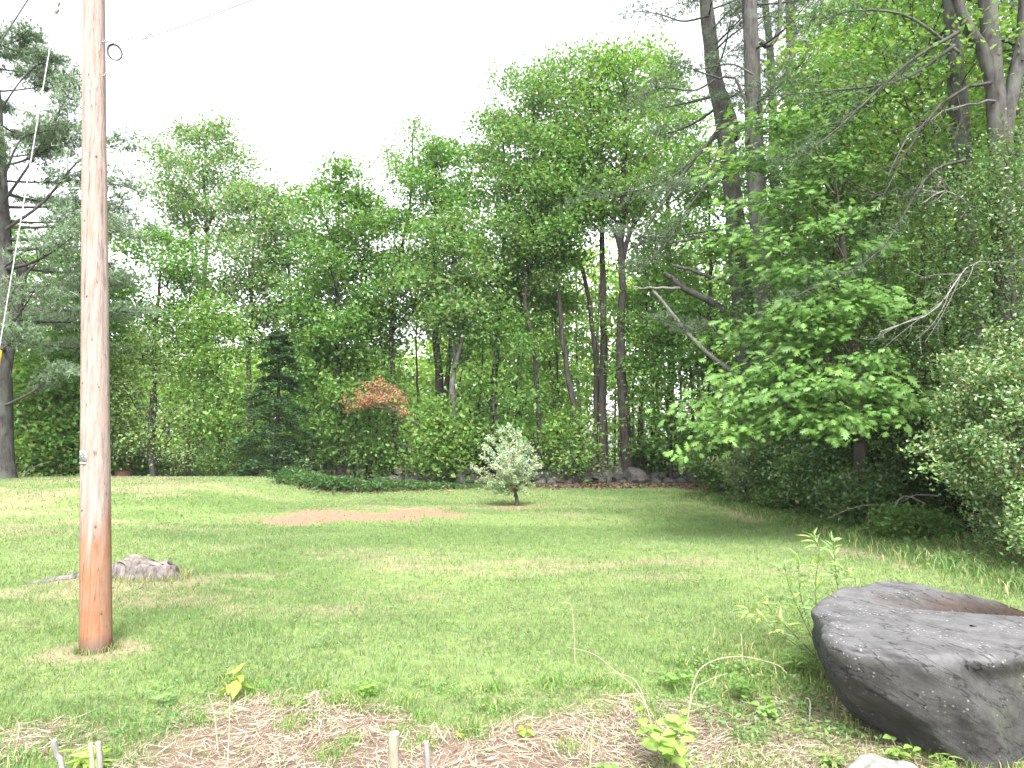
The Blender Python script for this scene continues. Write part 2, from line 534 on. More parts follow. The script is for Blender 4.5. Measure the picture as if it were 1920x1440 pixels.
def long_grass():
    """unmown fringe under the bushes and a thin fringe around boulder and bed"""
    rng = np.random.RandomState(12)
    acc = Acc()
    def scatter(n, fx, h, w, c):
        x, y = fx(n)
        z = height(x, y)
        az = rng.rand(n) * 2 * math.pi
        hh = h * (0.4 + 0.9 * rng.rand(n))
        le = np.stack([np.cos(az), np.sin(az)], 1) * (hh * (0.2 + 0.7 * rng.rand(n)))[:, None]
        b = rng.rand(n) * 2 * math.pi
        s = np.stack([np.cos(b), np.sin(b)], 1) * (w * (0.6 + 0.8 * rng.rand(n)))[:, None] * 0.5
        P = np.stack([x, y], 1)
        V = np.zeros((n, 5, 3))
        V[:, 0, :2], V[:, 1, :2], V[:, 2, :2], V[:, 3, :2], V[:, 4, :2] = P - s, P + s, P + le * 0.35 + s * 0.8, P + le * 0.35 - s * 0.8, P + le
        V[:, :2, 2] = z[:, None] - 0.01
        V[:, 2:4, 2] = (z + hh * 0.62)[:, None]
        V[:, 4, 2] = z + hh * 0.95
        i = np.arange(n)[:, None] * 5
        T = np.concatenate([i + np.array([[0, 1, 2]]), i + np.array([[0, 2, 3]]), i + np.array([[3, 2, 4]])])
        cc = np.tile(np.array(c), (n, 1)) * (0.65 + 0.7 * rng.rand(n, 1))
        isd = (rng.rand(n) < 0.12).astype(float)
        cc = mix(cc, np.array([0.40, 0.33, 0.18]), isd)
        acc.add(V.reshape(-1, 3), T, np.repeat(cc, 5, 0))
    def side(n):
        y = 7.5 + 15.5 * rng.rand(n) ** 1.3
        return 6.3 + rng.randn(n) * 0.38 + 0.3 * (fbm(y, y * 0, 2.0, 2, 5) - 0.5), y
    scatter(30000, side, 0.15, 0.010, (0.105, 0.185, 0.055))
    def under(n):
        return 6.4 + 3.2 * rng.rand(n), 8.0 + 13 * rng.rand(n)
    scatter(12000, under, 0.20, 0.016, (0.075, 0.135, 0.04))
    def boul(n):
        t = rng.rand(n)
        x = 1.95 + 1.2 * t + rng.randn(n) * 0.07
        y = 4.35 - 1.05 * t ** 0.7 + rng.randn(n) * 0.09 - 0.05
        return x, y
    scatter(1000, boul, 0.07, 0.005, (0.15, 0.23, 0.06))
    def beside(n):
        return 1.75 + rng.randn(n) * 0.35, 4.9 + rng.randn(n) * 0.5
    scatter(1500, beside, 0.09, 0.006, (0.14, 0.21, 0.06))
    def tufts(n):
        cx = rng.uniform(-2.2, 1.3, 34)
        cy = 4.55 + 0.3 * rng.randn(34) - 0.25 * (np.abs(cx + 0.4) < 0.6)
        k = rng.randint(0, 34, n)
        return cx[k] + rng.randn(n) * 0.05, cy[k] + rng.randn(n) * 0.05
    scatter(3000, tufts, 0.075, 0.005, (0.125, 0.23, 0.055))
    def inbed(n):
        cx, cy = rng.uniform(0.7, 2.0, 60), rng.uniform(3.0, 3.9, 60)
        k = rng.randint(0, 60, n)
        return cx[k] + rng.randn(n) * 0.05, cy[k] + rng.randn(n) * 0.05
    scatter(1700, inbed, 0.05, 0.005, (0.16, 0.25, 0.07))
    def leftcorner(n):
        cx, cy = rng.uniform(-3.2, -1.9, 60), rng.uniform(3.0, 4.3, 60)
        k = rng.randint(0, 60, n)
        return cx[k] + rng.randn(n) * 0.06, cy[k] + rng.randn(n) * 0.06
    scatter(3000, leftcorner, 0.05, 0.005, (0.12, 0.22, 0.06))
    def polefoot(n):
        a = rng.rand(n) * 2 * math.pi
        r = 0.125 + 0.05 * rng.rand(n) ** 2
        return POLE[0] + r * np.cos(a), POLE[1] + r * np.sin(a)
    scatter(260, polefoot, 0.06, 0.005, (0.17, 0.22, 0.08))
    def stumpfoot(n):
        a = rng.rand(n) * 2 * math.pi
        r = 0.40 + 0.12 * rng.rand(n)
        return STUMP[0] - 0.10 + r * np.cos(a) * 1.2, STUMP[1] + 0.15 + r * np.sin(a) * 0.9
    scatter(900, stumpfoot, 0.09, 0.006, (0.19, 0.22, 0.09))
    o = put('long_grass', acc, M['grass'])
    tag(o, 'long unmown grass fringing bushes, boulder and straw bed', 'grass', kind='stuff')
long_grass()

def straw_litter():
    rng = np.random.RandomState(13)
    acc = Acc()
    n = 120000
    x = rng.uniform(-3.4, 2.6, n)
    y = rng.uniform(2.3, 5.0, n)
    k = masks(x, y)
    keep = rng.rand(n) < k['straw'] ** 1.5 * (0.35 + 0.9 * sstep(0.35, 0.62, fbm(x, y, 0.5, 3, 70)))
    x, y = x[keep], y[keep]
    n = len(x)
    z = height(x, y) + 0.003 + 0.035 * rng.rand(n) ** 2
    L_ = 0.015 + 0.10 * rng.rand(n) ** 2.5
    w = 0.0009 + 0.0017 * rng.rand(n)
    swirl = fbm(x, y, 0.7, 2, 71) * 9
    a = swirl + rng.randn(n) * 0.7
    d = np.stack([np.cos(a), np.sin(a), rng.randn(n) * 0.13], 1) * L_[:, None]
    s = np.stack([-np.sin(a), np.cos(a), rng.randn(n) * 0.3], 1) * w[:, None]
    bend = np.stack([-np.sin(a), np.cos(a), 0.3 * np.ones(n)], 1) * (rng.randn(n) * 0.12 * L_)[:, None]
    P = np.stack([x, y, z], 1)
    V = np.stack([P - d, P + bend - s, P + bend + s, P + d], 1).reshape(-1, 3)
    i = np.arange(n)[:, None] * 4
    T = np.concatenate([i + np.array([[0, 1, 2]]), i + np.array([[1, 3, 2]])])
    pal = np.array([[0.38, 0.315, 0.24], [0.30, 0.235, 0.18], [0.47, 0.41, 0.32], [0.23, 0.155, 0.115], [0.16, 0.125, 0.095]])
    c = pal[rng.choice(5, n, p=[0.32, 0.24, 0.2, 0.14, 0.10])] * (0.75 + 0.5 * rng.rand(n, 1))
    acc.add(V, T, np.repeat(c, 4, 0))
    o = put('straw_litter', acc, M['straw'])
    tag(o, 'dry straw and stem litter lying on the bare bed', 'straw', kind='stuff')
straw_litter()

def fallen_leaves():
    rng = np.random.RandomState(14)
    acc = Acc()
    n = 9000
    x = rng.uniform(-7.5, 8.5, n)
    y = np.clip(23.2 + 0.93 * (x + 5.5), 23.2, 27.2) + 0.9 * sstep(2, 8, x) + rng.randn(n) * 0.9 + 0.5
    keep = rng.rand(n) < 0.35 + 0.65 * sstep(-1.0, 1.5, x)
    x, y = x[keep], y[keep]
    P = np.stack([x, y, height(x, y) + 0.02 + 0.05 * rng.rand(len(x))], 1)
    pal = np.array([[0.14, 0.10, 0.07], [0.11, 0.075, 0.05], [0.20, 0.155, 0.11], [0.08, 0.055, 0.04]])
    leafset(acc, P, 0.15, 0.10, rng, pal[rng.randint(0, 4, len(x))], tilt=0.35)
    n = 2600
    x, y = rng.uniform(6.4, 10, n), rng.uniform(7.5, 24, n)
    P = np.stack([x, y, height(x, y) + 0.02 + 0.04 * rng.rand(n)], 1)
    leafset(acc, P, 0.12, 0.08, rng, pal[rng.randint(0, 4, n)] * 0.8, tilt=0.35)
    o = put('fallen_leaves', acc, M['dry_leaf'])
    tag(o, 'brown fallen leaves on the ground before the stone wall', 'leaves', kind='stuff')
fallen_leaves()

# ------------------------------------------------------------------ tree builders
def bez(a, b, c, n):
    t = np.linspace(0, 1, n)[:, None]
    return a * (1 - t) ** 2 + 2 * b * t * (1 - t) + c * t ** 2

def perp_jitter(d, ang, rng):
    v = norm(rng.randn(3))
    return norm(norm(d) * math.cos(ang) + norm(np.cross(d, v)) * math.sin(ang))

def pick(path, t):
    f = t * (len(path) - 1)
    i = min(int(f), len(path) - 2)
    return path[i] * (1 - (f - i)) + path[i + 1] * (f - i)

def limb_mesh(path, r0, r1, rng, nsub, sublen, sides=5, subsides=3, droop=0.0, flat=0.55, first=0.3):
    """one limb with its twigs; returns the mesh and the points that carry leaves"""
    acc = Acc()
    rad = np.linspace(r0, r1, len(path)) ** 1.0
    tube(acc, path, rad, sides)
    pts = []
    dl = np.linalg.norm(np.diff(path, axis=0), axis=1).sum()
    for s in range(nsub):
        t = first + (1 - first) * (s + rng.rand()) / nsub
        p = pick(path, t)
        q = pick(path, min(1, t + 0.06)) - pick(path, max(0, t - 0.06))
        d = norm(q)
        side = norm(np.cross(d, np.array([0, 0, 1.0])))
        sg = 1 if s % 2 else -1
        dd = norm(d * (0.75 + 0.3 * rng.rand()) + side * sg * (0.5 + 0.6 * rng.rand()) + np.array([0, 0, 1]) * (rng.randn() * flat * 0.6 + 0.15))
        ln = sublen * dl * (1.15 - 0.6 * t) * (0.7 + 0.6 * rng.rand())
        e = p + dd * ln + np.array([0, 0, -droop * ln])
        m = (p + e) / 2 + np.array([0, 0, 0.12 * ln]) + rng.randn(3) * 0.06 * ln
        sp = bez(p, m, e, 4)
        tube(acc, sp, np.linspace(max(r1, r0 * 0.35 * (1 - 0.6 * t)), r1 * 0.5, 4), subsides)
        for tt in (0.35, 0.62, 0.85, 1.0):
            pts.append(pick(sp, tt))
    for tt in (0.7, 0.85, 1.0):
        pts.append(pick(path, tt))
    return acc, np.array(pts)

PROFILE = {
    'oval': lambda t: np.sin(math.pi * np.clip(0.10 + 0.86 * t, 0, 1)) ** 0.65,
    'round': lambda t: np.sin(math.pi * np.clip(0.16 + 0.80 * t, 0, 1)) ** 0.5,
    'cone': lambda t: np.clip(1.02 - t, 0, 1) ** 0.8,
    'vase': lambda t: (0.35 + 0.75 * t) * np.clip(1.25 - t ** 4, 0, 1),
    'column': lambda t: 0.55 + 0.45 * np.sin(math.pi * np.clip(0.1 + 0.85 * t, 0, 1)),
}

def broadleaf(label, trunk_px, D, vtop, vlow, hw, rpx, col, leaves=9000, nl=14, nsub=6, seed=1, leaf=(0.178, 0.125), shape='oval', bark='bark_dark',
              name='broadleaf_tree', group=None, spread=0.55, flat=0.26, depth=1.0, forks=(), mat='leaf', upsweep=0.5, jit=0.28, ysh=0.0):
    rng = np.random.RandomState(seed)
    leaves = int(leaves * 1.27)
    tp = [at(u, v, D) for u, v in trunk_px]
    tp[0][2] = float(height(tp[0][0], D)) - 0.08
    ztop = at(trunk_px[-1][0], vtop, D)[2]
    zlow = at(trunk_px[-1][0], vlow, D)[2]
    tx = tp[-1].copy()
    tx[2] = ztop - 0.25
    if tx[2] > tp[-1][2] + 0.6:
        tp.append(tx)
    tp = np.array(tp)
    tp[1:, 1] += rng.randn(len(tp) - 1) * 0.15 + ysh * np.linspace(0, 1, len(tp) - 1)
    path = spline(tp, 22)
    path[1:-1] += rng.randn(20, 3) * np.array([0.03, 0.03, 0])
    r0 = rpx / 2 / F * D
    base = path[0].copy()
    root = thing(name, label, 'tree', base, group)
    hgt = path[-1][2] - path[0][2]
    tt = (path[:, 2] - path[0][2]) / hgt
    rad = r0 * (1 - 0.82 * tt ** 0.9) + r0 * 0.5 * np.exp(-tt * hgt / 0.35)
    acc = Acc()
    tube(acc, path, np.maximum(rad, 0.012), 9, rough=0.12, rng=rng)
    put('trunk', acc, M[bark], root, smooth=True)
    def axis(z):
        i = np.searchsorted(path[:, 2], z)
        i = int(np.clip(i, 1, len(path) - 1))
        f = (z - path[i - 1][2]) / max(1e-6, path[i][2] - path[i - 1][2])
        return path[i - 1] * (1 - f) + path[i] * f
    R = hw / F * D
    pts = []
    for i in range(nl):
        t = (i + 0.5 + 0.5 * (rng.rand() - 0.5)) / nl
        zt = zlow + (ztop - zlow) * t
        r = R * PROFILE[shape](t) * (0.72 + 0.4 * rng.rand())
        az = i * 2.39996 + rng.rand() * 0.7
        e = axis(min(zt, ztop))
        e = np.array([e[0] + r * math.cos(az), e[1] + r * math.sin(az) * depth, zt])
        zs = max(base[2] + 0.25 * hgt * (0.5 if zlow < 2.5 else 1), zt - r * (upsweep + 0.5 * rng.rand()) - 0.15)
        zs = min(zs, path[-2][2])
        s = axis(zs)
        mid = (s + e) / 2 + np.array([0, 0, 0.10 * r]) + rng.randn(3) * 0.08 * r
        lp = bez(s, mid, e, 7)
        lp[1:-1] += rng.randn(5, 3) * 0.04 * r * 0.5
        rs = max(0.014, r0 * (1 - 0.8 * (zs - base[2]) / hgt) * 0.42)
        a, p = limb_mesh(lp, rs, 0.008, rng, nsub, 0.42, flat=0.6)
        put('limb', a, M[bark], root, smooth=True)
        pts.append(p)
    for fk in forks:                                   # big visible forks given by their own course
        fp = spline([at(u, v, D) for u, v in fk[0]], 10)
        rr = fk[1] / 2 / F * D
        a, p = limb_mesh(fp, rr, rr * 0.35, rng, 5, 0.25, sides=7, first=0.6)
        put('limb', a, M[bark], root, smooth=True)
        pts.append(p[-12:])
    pts.append(path[-3:])
    pts = np.concatenate(pts)
    tone = 0.80 + 0.4 * rng.rand(len(pts))
    k = rng.randint(0, len(pts), leaves)
    C = pts[k] + np.clip(rng.randn(leaves, 3), -2.2, 2.2) * np.array([spread, spread, flat])
    C[:, 2] -= 0.25 * flat * ((C[:, 0] - pts[k][:, 0]) ** 2 + (C[:, 1] - pts[k][:, 1]) ** 2) / spread ** 2
    C[:, 2] = np.maximum(C[:, 2], height(C[:, 0], C[:, 1]) + 0.12)
    c = np.array(col)[None, :] * tone[k][:, None]
    la = Acc()
    leafset(la, C, leaf[0], leaf[1], rng, c, jit=jit)
    put('crown', la, M[mat], root)
    return root

def needles(acc, C, Dv, L, W, n, rng, col, cone=0.9):
    """tufts: n thin needles bursting from each centre about direction Dv"""
    m = len(C)
    Cn = np.repeat(C, n, 0)
    d = norm(np.repeat(Dv, n, 0) + rng.randn(m * n, 3) * cone)
    l = L * (0.65 + 0.6 * rng.rand(m * n, 1))
    s = norm(np.cross(d, rng.randn(m * n, 3))) * W * 0.5
    V = np.stack([Cn - s, Cn + s, Cn + d * l], 1).reshape(-1, 3)
    c = np.repeat(col, n, 0) * (0.7 + 0.6 * rng.rand(m * n, 1))
    acc.add(V, np.arange(m * n * 3).reshape(-1, 3), np.repeat(c, 3, 0))

def pine(label, trunk_px, D, ztop, rpx, limbs, seed=1, col=(0.055, 0.095, 0.05), bark='bark_pine', name='pine_tree', tufts=1500, group=None, dead=(), forks=(),
         per=13, nl=0.13, zr=None, R=3.0, ext=(), nw=0.011, taper=0.5, cat='tree'):
    """limbs: list of (height z, azimuth, length, droop); ext: live limbs given by pixel course and depth; dead: the same, bare"""
    rng = np.random.RandomState(seed)
    tp = [at(u, v, D) for u, v in trunk_px]
    tp[0][2] = float(height(tp[0][0], D)) - 0.08
    last = tp[-1].copy()
    if ztop > last[2] + 0.8:
        dx = (tp[-1] - tp[-2])
        last = last + dx / max(0.5, dx[2]) * (ztop - last[2]) * 0.4
        last[2] = ztop
        tp.append(last)
    tp = np.array(tp)
    path = spline(tp, 30)
    r0 = rpx / 2 / F * D
    base = path[0].copy()
    root = thing(name, label, cat, base, group)
    hgt = path[-1][2] - path[0][2]
    tt = (path[:, 2] - path[0][2]) / hgt
    rad = r0 * (1 - taper * tt) + r0 * 0.45 * np.exp(-tt * hgt / 0.4)
    acc = Acc()
    tube(acc, path, np.maximum(rad, 0.02), 12, rough=0.14, rng=rng)
    put('trunk', acc, M[bark], root, smooth=True)
    def axis(z):
        i = int(np.clip(np.searchsorted(path[:, 2], z), 1, len(path) - 1))
        f = np.clip((z - path[i - 1][2]) / max(1e-6, path[i][2] - path[i - 1][2]), 0, 1)
        return path[i - 1] * (1 - f) + path[i] * f
    la = Acc()
    def clothe(lp, r1, r2, nsub, sl):
        a, p = limb_mesh(lp, r1, r2, rng, nsub, sl, flat=0.25, droop=0.05, first=0.28)
        put('limb', a, M[bark], root, smooth=True)
        per_l = max(4, int(tufts * 1.0))
        k = rng.randint(0, len(p), per_l)
        out = norm(lp[-1] - lp[0])
        C = p[k] + rng.randn(per_l, 3) * np.array([0.20, 0.20, 0.07])
        dv = norm(np.tile(out * 0.7 + np.array([0, 0, 0.5]), (per_l, 1)) + rng.randn(per_l, 3) * 0.35)
        tone = (0.75 + 0.5 * rng.rand(len(p)))[k]
        needles(la, C, dv, nl, nw, per, rng, np.array(col)[None, :] * tone[:, None])
    for z, az, ln, dr in limbs:
        s = axis(z)
        e = s + np.array([math.cos(az) * ln, math.sin(az) * ln, dr * ln])
        mid = (s + e) / 2 + np.array([0, 0, -0.10 * ln]) + rng.randn(3) * 0.05 * ln
        lp = bez(s, mid, e, 8)
        clothe(lp, max(0.018, 0.018 * ln), 0.007, max(6, int(ln * 3.2)), 0.30)
    for px, D2, ra, rb in ext:
        lp = spline([at(*q[:2], q[2] if len(q) > 2 else D2) for q in px], 12)
        clothe(lp, ra, rb, max(7, int(np.linalg.norm(lp[-1] - lp[0]) * 3.2)), 0.26)
    if la.n:
        put('crown', la, M['needle'], root)
    for q in forks:
        fp = spline([at(u, v, D) for u, v in q[0]], 12)
        a = Acc()
        rr = np.linspace(q[1], q[2], 12) / 2 / F * D
        tube(a, fp, rr, 9, rough=0.12, rng=rng)
        put('limb', a, M[bark], root, smooth=True)
    for q in dead:
        fp = spline([at(*w[:2], w[2] if len(w) > 2 else D) for w in q[0]], 12)
        fp[1:-1] += rng.randn(10, 3) * 0.015
        a = Acc()
        tube(a, fp, np.linspace(q[1], q[2], 12) / 2 / F * D, 7, cap=True, rough=0.2, rng=rng)
        for s in range(q[4] if len(q) > 4 else 0):
            t = 0.25 + 0.7 * rng.rand()
            p = pick(fp, t)
            d = perp_jitter(fp[-1] - fp[0], 0.4 + 0.6 * rng.rand(), rng)
            ln = (0.2 + 0.5 * rng.rand()) * 0.5 * np.linalg.norm(fp[-1] - fp[0])
            e = p + d * ln + np.array([0, 0, -0.15 * ln])
            tw = bez(p, (p + e) / 2 + rng.randn(3) * 0.08 * ln, e, 6)
            tube(a, tw, np.linspace(0.007, 0.0025, 6), 4)
            for q2 in range(3):
                p2 = pick(tw, 0.3 + 0.65 * rng.rand())
                e2 = p2 + perp_jitter(d, 0.5 + 0.5 * rng.rand(), rng) * ln * 0.35
                tube(a, np.array([p2, (p2 + e2) / 2 + rng.randn(3) * 0.02 * ln, e2]), np.array([0.004, 0.003, 0.0018]), 3)
        o = put('dead_limb', a, M[q[3]], root, smooth=True)
    return root

def whorls(rng, z0, z1, n, r0, r1, dr0=-0.05, dr1=0.35, azc=None, azw=math.pi):
    out = []
    for i in range(n):
        t = (i + rng.rand()) / n
        az = (rng.rand() * 2 * math.pi) if azc is None else azc + (rng.rand() * 2 - 1) * azw
        out.append((z0 + (z1 - z0) * t, az, (r0 + (r1 - r0) * t) * (0.75 + 0.4 * rng.rand()), dr0 + (dr1 - dr0) * t + 0.1 * rng.randn()))
    return out

def bush(label, X, Y, rx, ry, hz, col, leaves=5000, leaf=(0.08, 0.045), seed=1, name='shrub', cat='shrub', group=None, mat='leaf', stems=7, clusters=120, spread=0.2,
         flowers=0, zlow=0.05, bark='twig', shell=0.55, tilt=0.7, hollow=False, jit=0.3, stem_r=0.022, stemfan=0.16):
    """several stems from one base; leaves in clumps through an uneven egg-shaped volume"""
    rng = np.random.RandomState(seed)
    gz = float(height(X, Y))
    root = thing(name, label, cat, (X, Y, gz), group)
    C = []
    while len(C) < clusters:
        p = rng.randn(3)
        p = p / np.linalg.norm(p) * (shell + (1 - shell) * rng.rand() ** 0.5)
        bump = 0.78 + 0.5 * mnoise.noise(Vector((p[0] * 2.1 + seed * 3.1, p[1] * 2.1, p[2] * 2.1)))
        q = p * bump
        z = zlow + (q[2] * 0.5 + 0.5) * (hz - zlow)
        taper = 1.0 if z > 0.35 * hz else 0.6 + 0.4 * z / (0.35 * hz)
        C.append((X + q[0] * rx * taper, Y + q[1] * ry * taper, gz + z))
    C = np.array(C)
    for i in range(stems):
        a = Acc()
        k = C[rng.randint(0, len(C))]
        s = np.array([X + rng.randn() * stemfan * rx * 0.5, Y + rng.randn() * stemfan * ry * 0.5, gz - 0.05])
        mid = s * 0.5 + k * 0.5 + np.array([0, 0, 0.15 * hz])
        p = bez(s, mid, k, 8)
        tube(a, p, np.linspace(stem_r, 0.005, 8), 5)
        for j in range(5):
            b = pick(p, 0.35 + 0.6 * rng.rand())
            dd = C[np.argmin(np.linalg.norm(C - b - rng.randn(3) * 0.35 * rx, axis=1))]
            tube(a, bez(b, (b + dd) / 2 + np.array([0, 0, 0.05]), dd, 4), np.linspace(stem_r * 0.35, 0.003, 4), 3)
        put('stem', a, M[bark], root, smooth=True)
    k = rng.randint(0, len(C), leaves)
    tone = 0.75 + 0.5 * rng.rand(len(C))
    P = C[k] + np.clip(rng.randn(leaves, 3), -2, 2) * np.array([spread, spread, spread * 0.6])
    P[:, 2] = np.maximum(P[:, 2], height(P[:, 0], P[:, 1]) + 0.03)
    la = Acc()
    leafset(la, P, leaf[0], leaf[1], rng, np.array(col)[None, :] * tone[k][:, None], tilt=tilt, jit=jit)
    put('foliage', la, M[mat], root)
    if flowers:
        fa = Acc()
        k = rng.randint(0, len(C), flowers)
        P = C[k] + norm(rng.randn(flowers, 3)) * spread * 1.25
        P[:, 2] += 0.03
        for j in range(3):
            leafset(fa, P + rng.randn(flowers, 3) * 0.012, 0.036, 0.024, rng, (0.52, 0.52, 0.40), tilt=0.9, jit=0.12)
        put('blossoms', fa, M['leaf'], root)
    return root

# ------------------------------------------------------------------ woods far behind: reads as one mass
def woods_mass():
    rng = np.random.RandomState(21)
    ta, la = Acc(), Acc()
    n = 284
    X = rng.uniform(-46, 46, n)
    Y = rng.uniform(45, 70, n)
    X[180:230], Y[180:230] = rng.uniform(9.5, 34, 50), rng.uniform(21, 36, 50)
    X[180:230] = np.maximum(X[180:230], 7.5 + 0.12 * Y[180:230])
    X[230:262], Y[230:262] = rng.uniform(-3, 19, 32), rng.uniform(43, 52, 32)
    X[262:], Y[262:] = rng.uniform(-15, -1, 22), rng.uniform(45, 54, 22)
    for i in range(n):
        h = rng.uniform(7.5, 11.0) * (0.78 + 0.75 * sstep(-8, 4, X[i])) + 0.10 * (Y[i] - 45)
        b = np.array([X[i], Y[i], -0.1])
        t = b + np.array([rng.randn() * 0.5, rng.randn() * 0.5, h])
        tube(ta, spline([b, (b + t) / 2 + rng.randn(3) * 0.25, t], 6), np.linspace(0.13, 0.03, 6) * rng.uniform(0.6, 1.4), 5)
        m = 640
        cl = rng.randint(9, 15)
        cz = rng.rand(cl) ** 0.8
        cc = np.stack([b[0] + rng.randn(cl) * 1.5, b[1] + rng.randn(cl) * 1.3, 1.0 + cz * (h - 0.5)], 1)
        k = rng.randint(0, cl, m)
        C = cc[k] + np.clip(rng.randn(m, 3), -2, 2) * np.array([0.75, 0.75, 0.33])
        C[:, 2] = np.maximum(C[:, 2], 0.2)
        col = np.array([0.185, 0.285, 0.066]) * rng.uniform(0.75, 1.35)
        leafset(la, C, 0.35, 0.25, rng, np.tile(col, (m, 1)) * (0.8 + 0.4 * rng.rand(cl))[k][:, None])
    root = put('woods', la, M['leaf'])
    tag(root, 'hazy mass of green woods far behind the tree line', 'woods', kind='stuff')
    o = put('trunks', ta, M['bark_dark'], root)
    o['kind'] = 'stuff'
woods_mass()

# ------------------------------------------------------------------ trees along the back of the lawn
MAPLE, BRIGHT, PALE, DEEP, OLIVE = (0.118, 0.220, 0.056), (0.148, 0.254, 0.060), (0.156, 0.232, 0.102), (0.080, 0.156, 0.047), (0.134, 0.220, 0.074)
broadleaf('tall pale-barked tree whose high rounded crown stands alone above the canopy behind the utility pole', [(372, 900), (375, 700), (380, 560), (386, 430), (382, 340)], 35, 238, 425, 100, 17, PALE,
          leaves=10500, nl=19, nsub=7, seed=101, leaf=(0.17, 0.115), shape='round', bark='bark_grey', name='broadleaf_tree', forks=[([(380, 560), (360, 470), (352, 400), (320, 350)], 9), ([(386, 430), (412, 380), (440, 345)], 8)], spread=0.42)
broadleaf('low spreading maple directly behind the utility pole', [(285, 895), (283, 780), (290, 600), (300, 470)], 31, 425, 690, 105, 14, MAPLE, leaves=9000, seed=102, nl=15)
broadleaf('yellow-green young cherry tree with thin pale trunk beside the rusty barrel', [(290, 893), (286, 840), (284, 760), (286, 680)], 26.5, 622, 850, 92, 10, (0.25, 0.345, 0.135), leaves=4200, nl=16, seed=103, leaf=(0.12, 0.075), bark='bark_grey', spread=0.42)
broadleaf('light green maple between the lone tall crown and the dark hemlock', [(470, 900), (468, 740), (472, 560), (478, 420)], 32, 335, 640, 85, 13, PALE, leaves=9000, nl=15, seed=104)
broadleaf('mid-green maple with lacy crown behind the dark hemlock', [(548, 900), (552, 740), (545, 560), (540, 440)], 34, 372, 620, 80, 13, OLIVE, leaves=6500, nl=14, seed=105)
broadleaf('leafy maple with a straight dark trunk rising behind the fern patch', [(640, 902), (638, 760), (632, 640), (634, 480)], 30, 312, 660, 92, 17, MAPLE, leaves=9500, nl=16, seed=106)
broadleaf('slender maple standing just behind the dead orange branch', [(692, 898), (690, 760), (688, 640), (690, 520)], 32, 372, 640, 70, 12, OLIVE, leaves=6500, nl=13, seed=107)
broadleaf('tall ash with sparse wispy top and dark trunk next to the dead orange branch', [(742, 896), (740, 760), (735, 600), (760, 420), (772, 330)], 31.5, 240, 600, 66, 14, PALE, leaves=5600, nl=16, seed=108, shape='column', leaf=(0.14, 0.08), spread=0.36)
broadleaf('dark double-stemmed maple behind the bare sinuous trunk', [(832, 900), (826, 760), (812, 600), (812, 480), (816, 380)], 30.5, 262, 590, 88, 22, MAPLE, leaves=9500, nl=17, seed=109, forks=[([(829, 800), (838, 720), (846, 620), (840, 540)], 13)])
broadleaf('slim sinuous forked tree standing in front of the stone wall near the silvery shrub', [(863, 913), (858, 820), (848, 740), (852, 680), (846, 600)], 27.8, 395, 620, 70, 15, OLIVE, leaves=5200, nl=11, seed=110, bark='bark_grey', forks=[([(852, 690), (866, 640), (872, 600), (895, 578), (915, 560)], 9)])
broadleaf('broad maple with dense feathery crown behind the silvery shrub', [(930, 900), (925, 760), (935, 600), (945, 420)], 32, 205, 560, 95, 16, OLIVE, leaves=11000, nl=18, seed=111)
broadleaf('slender dark-stemmed maple by the wall end beside the silvery shrub', [(1016, 892), (1012, 800), (1000, 640), (985, 560), (1000, 380)], 29.5, 128, 520, 92, 12, OLIVE, leaves=10500, nl=19, seed=112, leaf=(0.16, 0.105))
broadleaf('leaning grey maple whose trunk tilts towards the silvery shrub', [(1092, 888), (1078, 780), (1062, 680), (1048, 560), (1038, 470)], 30, 250, 480, 80, 15, MAPLE, leaves=7500, nl=14, seed=113)
broadleaf('thin crooked maple crowding against the straight dark trunk behind the wall', [(1114, 890), (1118, 760), (1115, 640), (1095, 520), (1070, 460), (1060, 380)], 31.5, 122, 420, 80, 13, OLIVE, leaves=6000, nl=16, seed=114)
broadleaf('straight dark-trunked maple in the middle of the clump behind the wall', [(1131, 890), (1130, 760), (1131, 600), (1130, 460), (1125, 320)], 31, 98, 400, 95, 19, PALE, leaves=6500, nl=18, seed=115, spread=0.6)
broadleaf('stout reddish-dark maple rising from the big rounded stone of the wall', [(1176, 895), (1170, 800), (1163, 700), (1166, 560), (1164, 450), (1170, 320)], 29.6, 84, 400, 105, 23, BRIGHT, leaves=7800, nl=20, seed=116, spread=0.6, forks=[([(1164, 500), (1180, 440), (1205, 390), (1230, 340)], 12), ([(1164, 470), (1150, 430), (1120, 390)], 10)])
broadleaf('thin twin stem growing tight against the stout reddish-dark maple', [(1196, 893), (1197, 820), (1204, 720), (1212, 640)], 30.2, 480, 700, 55, 11, MAPLE, leaves=4200, nl=10, seed=117)
broadleaf('tall maple with bright crown behind the broken dead pine limbs', [(1262, 895), (1258, 740), (1255, 500), (1250, 300)], 33, 106, 480, 88, 18, OLIVE, leaves=8000, nl=18, seed=118)
broadleaf('shaded maple standing behind the pine trunks and the wall end', [(1330, 895), (1330, 740), (1335, 520), (1330, 330)], 28, 250, 700, 85, 14, MAPLE, leaves=8000, nl=15, seed=119)
broadleaf('leafy maple tucked behind the big pine left of the pole', [(95, 905), (92, 780), (100, 620), (110, 520)], 30, 455, 760, 95, 15, MAPLE, leaves=8500, nl=15, seed=120)
broadleaf('bushy maple hidden behind the pole foot and the lawn mound', [(190, 900), (185, 800), (180, 700), (178, 600)], 29, 520, 800, 80, 11, (0.15, 0.25, 0.062), leaves=7500, nl=14, seed=121)
broadleaf('green maple closing the view beyond the pine at the lawn edge', [(-30, 905), (-30, 760), (-25, 600), (-30, 480)], 31, 380, 760, 110, 18, MAPLE, leaves=8500, nl=15, seed=122)
